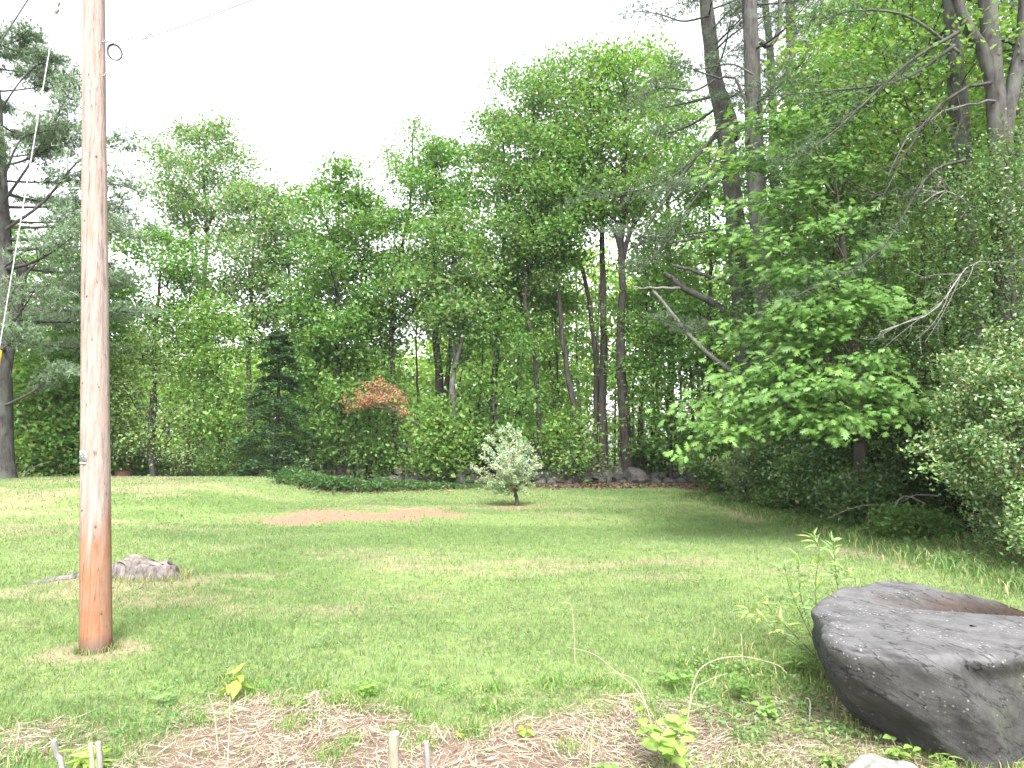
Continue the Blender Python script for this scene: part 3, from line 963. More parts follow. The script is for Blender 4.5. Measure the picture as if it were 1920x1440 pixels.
# understorey
broadleaf('bright maple sapling in front of the dark hemlock', [(415, 897), (413, 820), (408, 740), (404, 690)], 27, 560, 830, 52, 8, BRIGHT, leaves=7000, nl=13, seed=131, name='maple_sapling', nsub=5, leaf=(0.14, 0.10))
broadleaf('leafy understorey maple between the hemlock and the fern patch', [(585, 905), (588, 840), (592, 760), (590, 700)], 29.5, 570, 850, 62, 8, MAPLE, leaves=6500, nl=13, seed=132, name='maple_sapling')
broadleaf('round-headed sapling beside the foot of the sinuous trunk', [(822, 905), (822, 860), (825, 800), (822, 770)], 27.6, 745, 872, 40, 7, (0.14, 0.24, 0.055), leaves=2800, nl=11, seed=133, name='maple_sapling')
broadleaf('dense drooping sapling filling the gap behind the silvery shrub', [(935, 900), (930, 820), (925, 740), (930, 640)], 29, 560, 850, 80, 9, MAPLE, leaves=4200, nl=15, seed=134, name='maple_sapling')
broadleaf('low bright sapling leaning over the wall among the dark trunks', [(1078, 892), (1070, 850), (1066, 820), (1070, 790)], 28.6, 770, 875, 34, 6, BRIGHT, leaves=1000, nl=8, seed=135, name='maple_sapling')
broadleaf('shaded sapling spreading over the wall near the oak', [(1262, 898), (1256, 840), (1258, 760), (1255, 700)], 29, 590, 860, 72, 8, MAPLE, leaves=4500, nl=14, seed=136, name='maple_sapling')
broadleaf('understorey maple under the dead orange branch', [(712, 902), (710, 860), (705, 800), (700, 780)], 30.5, 700, 870, 55, 7, MAPLE, leaves=3600, nl=11, seed=137, name='maple_sapling')
broadleaf('sapling growing at the foot of the big pine by the mound', [(60, 903), (62, 850), (58, 800), (62, 760)], 25.5, 680, 875, 62, 7, (0.15, 0.25, 0.06), leaves=6000, nl=12, seed=138, name='maple_sapling')
broadleaf('sapling on the mound crest between pine and utility pole', [(130, 903), (128, 850), (132, 800), (128, 760)], 26, 620, 878, 55, 7, MAPLE, leaves=5500, nl=12, seed=139, name='maple_sapling')
broadleaf('pale green sapling between the wall clump and the slim wall-end maple', [(1040, 892), (1040, 800), (1032, 700), (1036, 620)], 32.5, 540, 830, 60, 8, BRIGHT, leaves=5500, nl=12, seed=140, name='maple_sapling')

def hemlock(label, u, D, vtop, hw, seed):
    rng = np.random.RandomState(seed)
    b = at(u, 900, D)
    b[2] = float(height(b[0], D)) - 0.05
    top = at(u, vtop, D)
    top[0] = b[0]
    h = top[2] - b[2]
    root = thing('hemlock_tree', label, 'tree', b)
    a = Acc()
    path = spline([b, (b + top) / 2 + np.array([0.05, 0, 0]), top], 12)
    tube(a, path, np.linspace(0.11, 0.015, 12), 8)
    put('trunk', a, M['bark_dark'], root, smooth=True)
    la = Acc()
    R = hw / F * D
    for i in range(46):
        t = (i + rng.rand()) / 46
        z = 0.05 + 0.93 * t
        ln = R * (1.02 - t) ** 0.75 * (0.7 + 0.45 * rng.rand()) + 0.12
        az = i * 2.4 + rng.rand()
        s = path[0] * (1 - z) + path[-1] * z
        e = s + np.array([math.cos(az) * ln, math.sin(az) * ln, -0.22 * ln])
        lp = bez(s, (s + e) / 2 + np.array([0, 0, 0.14 * ln]), e, 6)
        la2, p = limb_mesh(lp, 0.02, 0.004, rng, 7, 0.34, flat=0.1, droop=0.15, first=0.15)
        put('limb', la2, M['bark_dark'], root)
        m = 260
        k = rng.randint(0, len(p), m)
        C = p[k] + rng.randn(m, 3) * np.array([0.13, 0.13, 0.05])
        leafset(la, C, 0.16, 0.075, rng, np.tile(np.array([0.044, 0.092, 0.036]), (m, 1)) * (0.7 + 0.6 * rng.rand(len(p)))[k][:, None], tilt=0.3)
    put('crown', la, M['needle'], root)
hemlock('dark conical hemlock with drooping dense boughs among bright maples', 515, 25.6, 612, 84, 150)

# big pine beside the mound
rngp = np.random.RandomState(5)
pine('large white pine with a broken fork at the mound, beside the guy wire', [(4, 905), (4, 700), (8, 500), (-2, 300), (-14, 120)], 22, 15.6, 36,
     whorls(rngp, 4.6, 15.4, 60, 4.6, 1.8, 0.05, 0.35), seed=201, col=(0.14, 0.20, 0.12), tufts=300, per=9, nl=0.18, nw=0.021,
     forks=[([(4, 720), (18, 640), (34, 570), (44, 488)], 26, 16)],
     ext=[([(10, 760), (60, 735), (110, 700), (150, 700)], 21, 0.05, 0.012), ([(10, 430), (80, 380), (150, 300), (235, 265)], 21.5, 0.06, 0.01), ([(10, 560), (90, 470), (170, 420), (240, 440)], 21.5, 0.05, 0.01), ([(5, 380), (60, 300), (110, 210), (140, 155)], 21.5, 0.05, 0.01),
          ([(8, 330), (40, 260), (95, 240), (125, 180)], 21, 0.04, 0.01), ([(8, 500), (110, 420), (190, 350), (232, 350)], 21.5, 0.04, 0.01), ([(5, 200), (40, 150), (75, 120), (110, 112)], 22, 0.03, 0.01)])

# pines in the side woods
rngp = np.random.RandomState(6)
pine('kinked grey pine carrying broken dead limbs, first trunk beyond the stone wall end', [(1412, 905), (1402, 700), (1386, 500), (1370, 330), (1354, 215), (1338, 140), (1330, 60), (1322, -20)], 22.5, 20, 46,
     whorls(rngp, 12.5, 19.5, 11, 3.2, 1.5, -0.02, 0.3), seed=211, col=(0.09, 0.13, 0.075), tufts=200, nl=0.14, nw=0.011,
     ext=[([(1347, 240), (1300, 300), (1220, 350), (1080, 372)], 21.5, 0.05, 0.01), ([(1340, 150), (1300, 170), (1240, 165), (1185, 190)], 21, 0.04, 0.008), ([(1346, 430), (1280, 440), (1220, 445), (1150, 430)], 20.5, 0.04, 0.008),
          ([(1328, 30), (1280, 40), (1230, 25), (1170, 20)], 21.5, 0.04, 0.008), ([(1346, 320), (1290, 390), (1240, 470), (1190, 500)], 20, 0.035, 0.008), ([(1335, 100), (1380, 60), (1440, 30), (1500, 60)], 21, 0.04, 0.008), ([(1360, 640), (1330, 610), (1300, 620), (1240, 600)], 19.5, 0.03, 0.008)],
     forks=[([(1372, 262), (1366, 225), (1354, 190), (1342, 150)], 34, 26)],
     dead=[([(1394, 606), (1350, 575), (1290, 545), (1255, 520), (1246, 512)], 16, 8, 'bark_pine', 3), ([(1385, 530), (1340, 522), (1300, 508), (1260, 497)], 10, 5, 'bark_grey', 2),
           ([(1396, 712), (1318, 655), (1262, 590), (1240, 562), (1224, 545)], 9, 4.5, 'bark_dead', 3), ([(1275, 540), (1230, 540), (1186, 539)], 6, 3, 'bark_dead', 0), ([(1350, 462), (1330, 445), (1250, 455), (1190, 438)], 7, 3, 'bark_pine', 3), ([(1346, 250), (1300, 300), (1230, 400), (1190, 470)], 8, 3, 'bark_pine', 4)])
rngp = np.random.RandomState(7)
pine('thick straight pine with flared grey foot among the oak leaves', [(1464, 905), (1454, 800), (1440, 650), (1428, 480), (1415, 300), (1410, 120), (1404, -20)], 19.5, 19, 46,
     whorls(rngp, 11.5, 18.5, 11, 3.0, 1.5, -0.02, 0.3), seed=212, col=(0.085, 0.125, 0.072), tufts=200, nl=0.14, nw=0.011,
     ext=[([(1412, 140), (1370, 120), (1310, 130), (1260, 120)], 18.5, 0.035, 0.008), ([(1414, 250), (1450, 180), (1500, 150), (1560, 130)], 18.5, 0.035, 0.008), ([(1418, 330), (1360, 300), (1300, 340), (1240, 360)], 18, 0.03, 0.008)],
     dead=[([(1414, 70), (1440, 85), (1460, 60), (1462, 0)], 12, 8, 'bark_pine', 2), ([(1412, 230), (1380, 150), (1345, 145), (1300, 130)], 7, 3, 'bark_pine', 4), ([(1416, 200), (1460, 150), (1520, 110), (1580, 50)], 7, 3, 'bark_pine', 4)])
rngp = np.random.RandomState(8)
pine('slim dark pine pole standing behind the thick straight pine', [(1490, 900), (1486, 500), (1483, 110), (1480, -20)], 24.5, 21, 29, whorls(rngp, 12, 20.5, 12, 2.6, 1.3, -0.02, 0.3), seed=213, col=(0.068, 0.10, 0.055), tufts=150, nl=0.14, nw=0.012, bark='bark_dark')
rngp = np.random.RandomState(9)
pine('thin pale pine between the thick straight pine and the slim dark one', [(1456, 900), (1453, 400), (1446, 130), (1432, -20)], 26, 20, 25, whorls(rngp, 12, 19.5, 9, 2.4, 1.3, -0.02, 0.3), seed=214, col=(0.07, 0.105, 0.055), tufts=140, nl=0.14, nw=0.012)
rngp = np.random.RandomState(10)
pine('tall grey pine with drooping dead twigs behind the flowering bush', [(1836, 960), (1818, 600), (1806, 300), (1793, 150), (1782, -20)], 12.5, 14.5, 46, whorls(rngp, 8.6, 14, 7, 2.5, 1.4, -0.02, 0.3), seed=215, col=(0.065, 0.11, 0.05), tufts=160, nl=0.13, nw=0.009,
     ext=[([(1790, 85), (1690, 150), (1560, 170), (1430, 180)], 11.5, 0.035, 0.008), ([(1798, 60), (1700, 120), (1560, 250), (1480, 300)], 11.3, 0.035, 0.008), ([(1800, 100), (1700, 30), (1600, 20), (1540, 40)], 11.5, 0.03, 0.008), ([(1810, 300), (1740, 330), (1640, 480), (1480, 560)], 11.2, 0.03, 0.007)],
     dead=[([(1800, 85), (1700, 130), (1600, 210), (1520, 250)], 5, 2, 'bark_pine', 10), ([(1812, 330), (1740, 355), (1660, 370), (1560, 320)], 5, 2, 'bark_dark', 8)])
rngp = np.random.RandomState(11)
pine('dark forked pine with swooping limbs nearest the frame edge above the flowering bush', [(1898, 970), (1884, 600), (1872, 280), (1862, 120), (1850, -20)], 11.5, 14, 46, whorls(rngp, 8.6, 13.5, 6, 2.4, 1.4, -0.02, 0.3), seed=216, col=(0.06, 0.105, 0.05), tufts=160, nl=0.13, nw=0.009,
     forks=[([(1866, 170), (1845, 100), (1815, 50), (1788, -20)], 28, 18), ([(1884, 300), (1886, 230), (1904, 140), (1918, 60), (1922, -30)], 30, 20)],
     dead=[([(1858, 155, 11.4), (1800, 170, 11.2), (1730, 230, 11), (1690, 300, 10.9), (1640, 395, 10.8)], 7, 2, 'bark_dark', 14), ([(1868, 190, 11.4), (1820, 195, 11.3), (1760, 215, 11.1), (1700, 260, 11), (1665, 330, 10.9)], 5, 2, 'bark_grey', 12),
           ([(1930, 484, 10.8), (1880, 490, 10.6), (1826, 492, 10.4), (1780, 545, 10.2), (1740, 590, 10.1), (1650, 622, 10)], 4, 1.5, 'bark_dead', 12), ([(1885, 420, 11), (1820, 385, 10.8), (1770, 360, 10.6), (1730, 380, 10.6)], 3.5, 1.5, 'bark_dead', 14)])
rngp = np.random.RandomState(12)
pine('reddish pine trunk behind the dark forked pine', [(1926, 950), (1914, 300), (1904, -20)], 14.5, 16, 28, whorls(rngp, 9.5, 15.5, 8, 2.4, 1.3, -0.02, 0.3), seed=217, col=(0.06, 0.105, 0.05), tufts=150, nl=0.14, nw=0.010)

# dark small-leaved trees and saplings that fill the side woods
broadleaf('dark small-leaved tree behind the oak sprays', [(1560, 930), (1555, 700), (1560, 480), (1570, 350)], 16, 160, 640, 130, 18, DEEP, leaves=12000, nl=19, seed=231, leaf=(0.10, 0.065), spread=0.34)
broadleaf('tall shaded maple showing between the pine trunks above the oak', [(1640, 930), (1640, 600), (1650, 300), (1640, 120)], 18, -60, 430, 170, 20, BRIGHT, leaves=14000, nl=22, seed=232, spread=0.62, leaf=(0.12, 0.08))
broadleaf('dark leafy tree wrapped round the tall grey pine', [(1770, 950), (1765, 760), (1770, 600), (1765, 480)], 12.8, 300, 860, 130, 14, (0.095, 0.16, 0.055), leaves=16000, nl=22, seed=233, leaf=(0.065, 0.042), spread=0.28, mat='leaf_gloss')
broadleaf('dense small-leaved tree above the flowering bush at the frame edge', [(1890, 990), (1885, 780), (1890, 600), (1885, 480)], 10.8, 270, 800, 130, 14, (0.095, 0.16, 0.055), leaves=16000, nl=22, seed=234, leaf=(0.06, 0.038), spread=0.26, mat='leaf_gloss')
broadleaf('high leafy maple overhead behind the forked pine', [(1760, 940), (1755, 500), (1750, 200), (1745, 60)], 17, -90, 330, 170, 20, BRIGHT, leaves=14000, nl=22, seed=235, spread=0.62, leaf=(0.12, 0.08))
broadleaf('shaded maple in the depth of the side woods behind the thick pine', [(1480, 910), (1480, 700), (1490, 500), (1480, 350)], 21, 190, 760, 120, 16, DEEP, leaves=9000, nl=17, seed=236, leaf=(0.13, 0.085))
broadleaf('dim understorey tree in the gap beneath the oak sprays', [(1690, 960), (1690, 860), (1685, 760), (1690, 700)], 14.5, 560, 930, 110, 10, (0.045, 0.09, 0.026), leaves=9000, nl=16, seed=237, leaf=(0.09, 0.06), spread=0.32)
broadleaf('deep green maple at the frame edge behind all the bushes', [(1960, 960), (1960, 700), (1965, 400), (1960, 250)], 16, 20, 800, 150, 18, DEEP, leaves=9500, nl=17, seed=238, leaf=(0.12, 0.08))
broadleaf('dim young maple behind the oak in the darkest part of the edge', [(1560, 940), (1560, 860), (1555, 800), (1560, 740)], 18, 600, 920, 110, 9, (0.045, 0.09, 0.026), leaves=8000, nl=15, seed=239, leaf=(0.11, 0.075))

broadleaf('bright high maple screening the two big pine trunks at the top corner', [(1730, 960), (1725, 600), (1720, 300), (1715, 120)], 13.6, -70, 330, 190, 14, (0.14, 0.235, 0.066), leaves=10000, nl=20, seed=240, leaf=(0.10, 0.07), spread=0.45, flat=0.2)

# ------------------------------------------------------------------ lobed oak with large leaves
def lobed_template():
    notch = [(0.02, 0.0), (0.055, 0.16), (0.09, 0.38), (0.085, 0.60), (0.06, 0.80), (0.0, 1.0)]
    tips = [(0.20, 0.20), (0.36, 0.46), (0.38, 0.70), (0.24, 0.92)]
    V, T = [], []
    def zf(x, y):
        return -0.10 * abs(x) - 0.22 * y * y
    for sgn in (1, -1):
        for i in range(4):
            a, b = notch[i], notch[i + 1]
            q = [(0, a[1]), a, tips[i], b, (0, b[1])]
            k = len(V)
            V += [(sgn * x, y, zf(x, y)) for x, y in q]
            t = [(0, 1, 2), (0, 2, 4), (2, 3, 4)]
            T += [tuple(k + j for j in (tt if sgn > 0 else tt[::-1])) for tt in t]
        k = len(V)
        V += [(0, 0.8, zf(0, 0.8)), (sgn * 0.06, 0.8, zf(0.06, 0.8)), (sgn * 0.05, 0.9, zf(0.05, 0.9)), (0, 1.0, zf(0, 1.0))]
        t = [(0, 1, 2), (0, 2, 3)]
        T += [tuple(k + j for j in (tt if sgn > 0 else tt[::-1])) for tt in t]
    return np.array(V, float), np.array(T, int)

def ovate_template(w=0.25, tipy=0.55):
    ys = [0.0, 0.18, 0.42, 0.70, 1.0]
    ws = [0.01, 0.72 * w, w, 0.62 * w, 0.0]
    V, T = [], []
    for y, x in zip(ys, ws):
        for s in (-1, 0, 1):
            V.append((s * x, y, (-0.0 if s == 0 else 0.18 * x) - 0.25 * y * y))
    for i in range(4):
        a, b = i * 3, i * 3 + 3
        T += [(a, a + 1, b + 1), (a, b + 1, b), (a + 1, a + 2, b + 2), (a + 1, b + 2, b + 1)]
    return np.array(V, float), np.array(T, int)

LOBED, OVATE, LANCE = lobed_template(), ovate_template(0.27), ovate_template(0.11)

def frames(D, N):
    S = norm(np.cross(D, N))
    N2 = np.cross(S, D)
    return S, D, N2

def stamp(acc, tpl, C, D, N, size, col):
    V, T = tpl
    S, D, N2 = frames(norm(D), norm(N))
    n = len(C)
    W = C[:, None, :] + size[:, None, None] * (V[None, :, 0, None] * S[:, None, :] + V[None, :, 1, None] * D[:, None, :] + V[None, :, 2, None] * N2[:, None, :])
    TT = (np.arange(n)[:, None, None] * len(V) + T[None]).reshape(-1, 3)
    acc.add(W.reshape(-1, 3), TT, np.repeat(col, len(V), 0))

def leaf_meshes(name, tpl, cols, mat):
    out_ = []
    for c in cols:
        a = Acc()
        a.add(tpl[0], tpl[1], c)
        out_.append(a.mesh(name, mat, smooth=True))
    return out_

def leaf_objects(parent, meshes, C, D, N, size, rng, name='leaf'):
    from mathutils import Matrix
    org = np.zeros(3)
    p = parent
    while p is not None:
        org = org + np.array(p.location)
        p = p.parent
    S, D, N2 = frames(norm(D), norm(N))
    for i in range(len(C)):
        o = bpy.data.objects.new(name, meshes[rng.randint(0, len(meshes))])
        COL.objects.link(o)
        o.parent = parent
        m = Matrix(((S[i][0], D[i][0], N2[i][0]), (S[i][1], D[i][1], N2[i][1]), (S[i][2], D[i][2], N2[i][2])))
        o.rotation_euler = m.to_euler()
        o.location = C[i] - org
        o.scale = (size[i],) * 3

def oak():
    rng = np.random.RandomState(301)
    D0 = 13.2
    tp = np.array([at(u, v, D0) for u, v in [(1612, 985), (1612, 860), (1606, 700), (1590, 560), (1575, 420), (1560, 300)]])
    tp[0][2] = float(height(tp[0][0], D0)) - 0.08
    path = spline(tp, 18)
    root = thing('oak_tree', 'young oak with bright lobed leaf sprays overhanging the lawn edge', 'tree', path[0])
    a = Acc()
    tube(a, path, np.linspace(0.13, 0.03, 18), 9, rough=0.12, rng=rng)
    put('trunk', a, M['bark_dark'], root, smooth=True)
    S = [(1370, 245, 12.6), (1430, 300, 12.2), (1350, 330, 12.5), (1500, 250, 12.2), (1395, 395, 11.9), (1480, 370, 11.7), (1560, 320, 12), (1345, 460, 12), (1420, 475, 11.6), (1530, 440, 11.5), (1600, 410, 12), (1455, 240, 12.4),
         (1380, 520, 11.9), (1460, 530, 11.6), (1420, 615, 11.6), (1375, 650, 11.9), (1500, 600, 11.2), (1570, 595, 11), (1625, 568, 11), (1680, 590, 11.1), (1590, 555, 11.2), (1540, 640, 11.1), (1450, 670, 11.4), (1650, 470, 11.8), (1550, 520, 11.6),
         (1305, 785, 11.2), (1325, 848, 11), (1355, 730, 11.5), (1405, 755, 11), (1450, 705, 11.2), (1475, 795, 11), (1540, 738, 10.7), (1600, 742, 10.6), (1665, 738, 10.8), (1722, 775, 11), (1560, 828, 10.7), (1612, 805, 10.6), (1640, 690, 11), (1400, 830, 11.1), (1350, 800, 11.2), (1440, 760, 11)]
    P, O = [], []
    for u, v, d in S:
        e = at(u, v - 12, d)
        zs = max(1.6, e[2] - 0.35 * np.linalg.norm((e - path[0])[:2]))
        i = int(np.clip(np.searchsorted(path[:, 2], zs), 1, 16))
        s = path[i]
        lp = bez(s, (s + e) / 2 + np.array([0, 0, 0.22 * np.linalg.norm(e - s)]), e, 8)
        la, p = limb_mesh(lp, 0.022, 0.005, rng, 6, 0.22, flat=0.3, first=0.55)
        put('limb', la, M['twig'], root, smooth=True)
        P.append(p)
        O.append(np.tile(norm(e - s), (len(p), 1)))
    P, O = np.concatenate(P), np.concatenate(O)
    n = 5800
    k = rng.randint(0, len(P), n)
    C = P[k] + np.clip(rng.randn(n, 3), -2, 2) * np.array([0.19, 0.19, 0.085])
    out_ = norm(O[k] * np.array([1, 1, 0.2]) + rng.randn(n, 3) * np.array([0.8, 0.8, 0.2]) + np.array([-0.1, -0.25, -0.42]))
    nrm = norm(np.array([-0.15, -0.35, 0.85]) + rng.randn(n, 3) * 0.38)
    size = 0.17 * (0.55 + 0.75 * rng.rand(n))
    col = np.array([0.122, 0.232, 0.058]) * (0.65 + 0.7 * rng.rand(len(P)))[k][:, None] * (0.8 + 0.4 * rng.rand(n, 1))
    # the leaves that show largest are objects of their own
    far = np.linalg.norm(C - np.array([0, 0, EYE]), axis=1) / size
    order = np.argsort(far)
    big, rest = order[:300], order[300:]
    ms = leaf_meshes('leaf', LOBED, [(0.12, 0.23, 0.058), (0.145, 0.255, 0.064), (0.095, 0.19, 0.05), (0.175, 0.275, 0.07), (0.08, 0.16, 0.046)], M['leaf'])
    leaf_objects(root, ms, C[big], out_[big], nrm[big], size[big], rng)
    la = Acc()
    stamp(la, LOBED, C[rest], out_[rest], nrm[rest], size[rest], col[rest])
    o = put('crown', la, M['leaf'], root, smooth=True)
    o['kind'] = 'stuff'
oak()

# ------------------------------------------------------------------ shrubs
def silver_shrub():
    rng = np.random.RandomState(401)
    g = onz(969, 947, 0.02)
    g[2] = float(height(g[0], g[1]))
    D = g[1]
    root = thing('silver_shrub', 'silvery grey-green shrub with short dark stem standing alone on the lawn', 'shrub', g)
    a = Acc()
    fork = at(966, 925, D)
    tube(a, spline([g + np.array([0, 0, -0.05]), (g + fork) / 2 + np.array([0.02, 0, 0]), fork], 6), np.linspace(0.06, 0.045, 6), 8)
    put('stem', a, M['bark_dark'], root, smooth=True)
    tips = [(880, 875, -.3), (898, 852, .3), (905, 830, -.2), (918, 812, .3), (935, 803, 0), (950, 798, -.3), (962, 802, .4), (975, 808, 0), (990, 822, -.3), (1000, 838, .2), (1010, 855, 0), (1012, 870, -.3), (1003, 885, .3),
            (900, 898, .2), (915, 905, -.4), (940, 850, -.7), (960, 840, -.8), (980, 860, -.7), (925, 870, -.8), (955, 880, -.9), (945, 830, .7), (975, 845, .7), (930, 890, .6), (985, 890, .5), (965, 900, -.6), (940, 905, -.5), (990, 900, -.2), (903, 915, .1), (922, 922, -.3), (1002, 908, .1), (945, 926, -.4), (986, 918, -.4), (930, 915, .4), (975, 915, .4)]
    P = []
    for i, (u, v, dy) in enumerate(tips):
        e = at(958 + (u - 958) * 0.92, 948 + (v - 948) * 0.96, D + dy * 0.8)
        lp = bez(fork, fork * 0.5 + e * 0.5 + np.array([0, 0, 0.18]), e, 8)
        la, p = limb_mesh(lp, 0.018, 0.004, rng, 9, 0.15, flat=0.9, first=0.3)
        put('branch', la, M['twig'], root, smooth=True)
        P.append(p)
    P = np.concatenate(P)
    n = 9500
    k = rng.randint(0, len(P), n)
    C = P[k] + rng.randn(n, 3) * np.array([0.04, 0.04, 0.04])
    la = Acc()
    col = np.tile(np.array([0.40, 0.45, 0.36]), (n, 1)) * (0.75 + 0.5 * rng.rand(len(P)))[k][:, None]
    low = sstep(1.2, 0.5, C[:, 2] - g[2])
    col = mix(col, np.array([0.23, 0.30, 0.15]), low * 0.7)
    leafset(la, C, 0.070, 0.030, rng, col, tilt=1.0)
    put('foliage', la, M['leaf'], root)
silver_shrub()

bush('large flowering bush with small leaves and creamy blossoms at the lawn edge beyond the boulder', 7.15, 9.6, 1.55, 1.35, 3.55, (0.155, 0.235, 0.095), leaves=34000, leaf=(0.062, 0.038), seed=411, name='flowering_bush', clusters=300, spread=0.135, flowers=2000, stems=9, mat='leaf_gloss', shell=0.7)
bush('low flowering bush skirting the lawn under the large flowering one', 6.75, 8.55, 0.85, 0.6, 1.25, (0.14, 0.22, 0.08), leaves=9000, leaf=(0.055, 0.032), seed=412, name='flowering_bush', clusters=120, spread=0.13, flowers=420, stems=6, mat='leaf_gloss')
bush('dark glossy bush at the lawn edge below the lowest oak spray', 6.75, 13.2, 1.0, 0.9, 1.35, (0.075, 0.135, 0.045), leaves=8000, leaf=(0.085, 0.05), seed=413, clusters=110, spread=0.2, mat='leaf_gloss')
bush('pale-leaved bush beside the flared pine foot', 6.35, 18.3, 0.95, 0.9, 1.75, (0.13, 0.175, 0.085), leaves=6500, leaf=(0.085, 0.05), seed=414, clusters=90, spread=0.2)
bush('broad dark bush between pale-leaved bush and dark glossy bush', 6.95, 15.6, 1.15, 1.2, 1.8, (0.08, 0.14, 0.045), leaves=9000, leaf=(0.09, 0.055), seed=415, clusters=120, spread=0.22, mat='leaf_gloss')
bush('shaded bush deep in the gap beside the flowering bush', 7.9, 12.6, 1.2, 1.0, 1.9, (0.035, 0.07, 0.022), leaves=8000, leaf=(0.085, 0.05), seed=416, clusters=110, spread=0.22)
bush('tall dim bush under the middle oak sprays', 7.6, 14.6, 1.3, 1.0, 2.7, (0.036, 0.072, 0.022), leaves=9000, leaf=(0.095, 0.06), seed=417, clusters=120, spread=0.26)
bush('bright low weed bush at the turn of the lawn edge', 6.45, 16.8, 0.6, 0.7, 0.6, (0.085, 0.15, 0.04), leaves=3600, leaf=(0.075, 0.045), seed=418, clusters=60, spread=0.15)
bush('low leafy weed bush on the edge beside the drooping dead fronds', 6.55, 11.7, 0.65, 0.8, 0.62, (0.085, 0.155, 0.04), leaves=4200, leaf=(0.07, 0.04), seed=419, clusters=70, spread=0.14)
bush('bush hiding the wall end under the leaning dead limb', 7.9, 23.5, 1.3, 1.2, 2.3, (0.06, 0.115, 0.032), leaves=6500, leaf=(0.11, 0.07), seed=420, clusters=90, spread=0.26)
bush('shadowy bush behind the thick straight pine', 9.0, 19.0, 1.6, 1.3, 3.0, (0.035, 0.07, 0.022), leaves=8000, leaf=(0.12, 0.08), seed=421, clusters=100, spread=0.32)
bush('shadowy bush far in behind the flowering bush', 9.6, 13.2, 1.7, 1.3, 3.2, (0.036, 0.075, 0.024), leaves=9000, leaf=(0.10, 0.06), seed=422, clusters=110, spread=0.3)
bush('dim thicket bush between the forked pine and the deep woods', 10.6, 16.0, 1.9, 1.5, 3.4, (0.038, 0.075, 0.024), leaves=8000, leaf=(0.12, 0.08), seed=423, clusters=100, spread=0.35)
bush('dark bramble bush at the edge of the woods beyond the mound dip', -10.6, 26.6, 1.7, 1.0, 1.5, (0.10, 0.175, 0.05), leaves=6000, leaf=(0.10, 0.06), seed=424, clusters=90, spread=0.25)
bush('leafy bush behind the barrel on the mound', -15.3, 28.2, 1.8, 1.1, 1.9, (0.10, 0.175, 0.05), leaves=6500, leaf=(0.11, 0.07), seed=425, clusters=90, spread=0.28)
bush('bramble bush at the pine foot on the mound', -20.0, 26.2, 1.6, 1.0, 1.6, (0.10, 0.175, 0.05), leaves=5500, leaf=(0.11, 0.07), seed=426, clusters=80, spread=0.26)
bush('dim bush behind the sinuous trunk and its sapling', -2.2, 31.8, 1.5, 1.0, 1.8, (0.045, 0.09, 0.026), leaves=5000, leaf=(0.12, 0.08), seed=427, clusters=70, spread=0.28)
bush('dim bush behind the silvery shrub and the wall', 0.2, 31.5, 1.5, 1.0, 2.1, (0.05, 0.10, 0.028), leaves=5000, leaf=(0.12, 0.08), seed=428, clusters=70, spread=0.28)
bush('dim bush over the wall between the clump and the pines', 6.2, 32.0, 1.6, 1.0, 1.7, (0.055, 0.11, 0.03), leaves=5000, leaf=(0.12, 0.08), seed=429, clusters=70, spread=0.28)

def fern_patch():
    rng = np.random.RandomState(431)
    acc = Acc()
    n = 11000
    x = -7.6 + 6.8 * rng.rand(n) ** 1.35
    y = np.clip(23.1 + 0.93 * (x + 5.5), 22.6, 27.4) + 0.6 + rng.randn(n) * 0.55
    edge = np.clip((x + 0.6) / -4.5, 0.15, 1)
    h = (0.06 + 0.42 * rng.rand(n) ** 0.8) * edge * (0.1 + 1.5 * fbm(x, y, 0.7, 3, 80))
    C = np.stack([x, y, height(x, y) + h], 1)
    leafset(acc, C, 0.15, 0.05, rng, (0.065, 0.13, 0.042), tilt=0.7)
    o = put('fern_undergrowth', acc, M['leaf'])
    tag(o, 'dark green fern patch behind the bare brown ground', 'ferns', kind='stuff')
fern_patch()

def undergrowth():
    rng = np.random.RandomState(432)
    acc, st = Acc(), Acc()
    n = 26000
    x = rng.uniform(-24, 11, n)
    y = 29.5 + 5.5 * rng.rand(n)
    h = 0.1 + 1.6 * rng.rand(n) ** 1.6 * (0.4 + 1.0 * fbm(x, y, 1.6, 3, 81))
    keep = (fbm(x, y, 1.1, 3, 82) > 0.42)
    x, y, h = x[keep], y[keep], h[keep]
    C = np.stack([x, y, height(x, y) + h], 1)
    leafset(acc, C, 0.14, 0.085, rng, np.array([[0.07, 0.135, 0.032]]) * (0.6 + 0.8 * fbm(x, y, 1.0, 2, 83))[:, None])
    for i in range(420):
        xx, yy = rng.uniform(-22, 11), 29.3 + 5 * rng.rand()
        b = np.array([xx, yy, float(height(xx, yy)) - 0.02])
        e = b + np.array([rng.randn() * 0.25, rng.randn() * 0.25, rng.uniform(0.6, 2.6)])
        tube(st, spline([b, (b + e) / 2 + rng.randn(3) * 0.08, e], 4), np.linspace(0.016, 0.006, 4) * rng.uniform(0.6, 1.5), 4)
    root = put('undergrowth', acc, M['leaf'])
    tag(root, 'tangled low undergrowth between the trunks behind the wall', 'undergrowth', kind='stuff')
    o = put('stems', st, M['twig'], root)
    o['kind'] = 'stuff'
undergrowth()

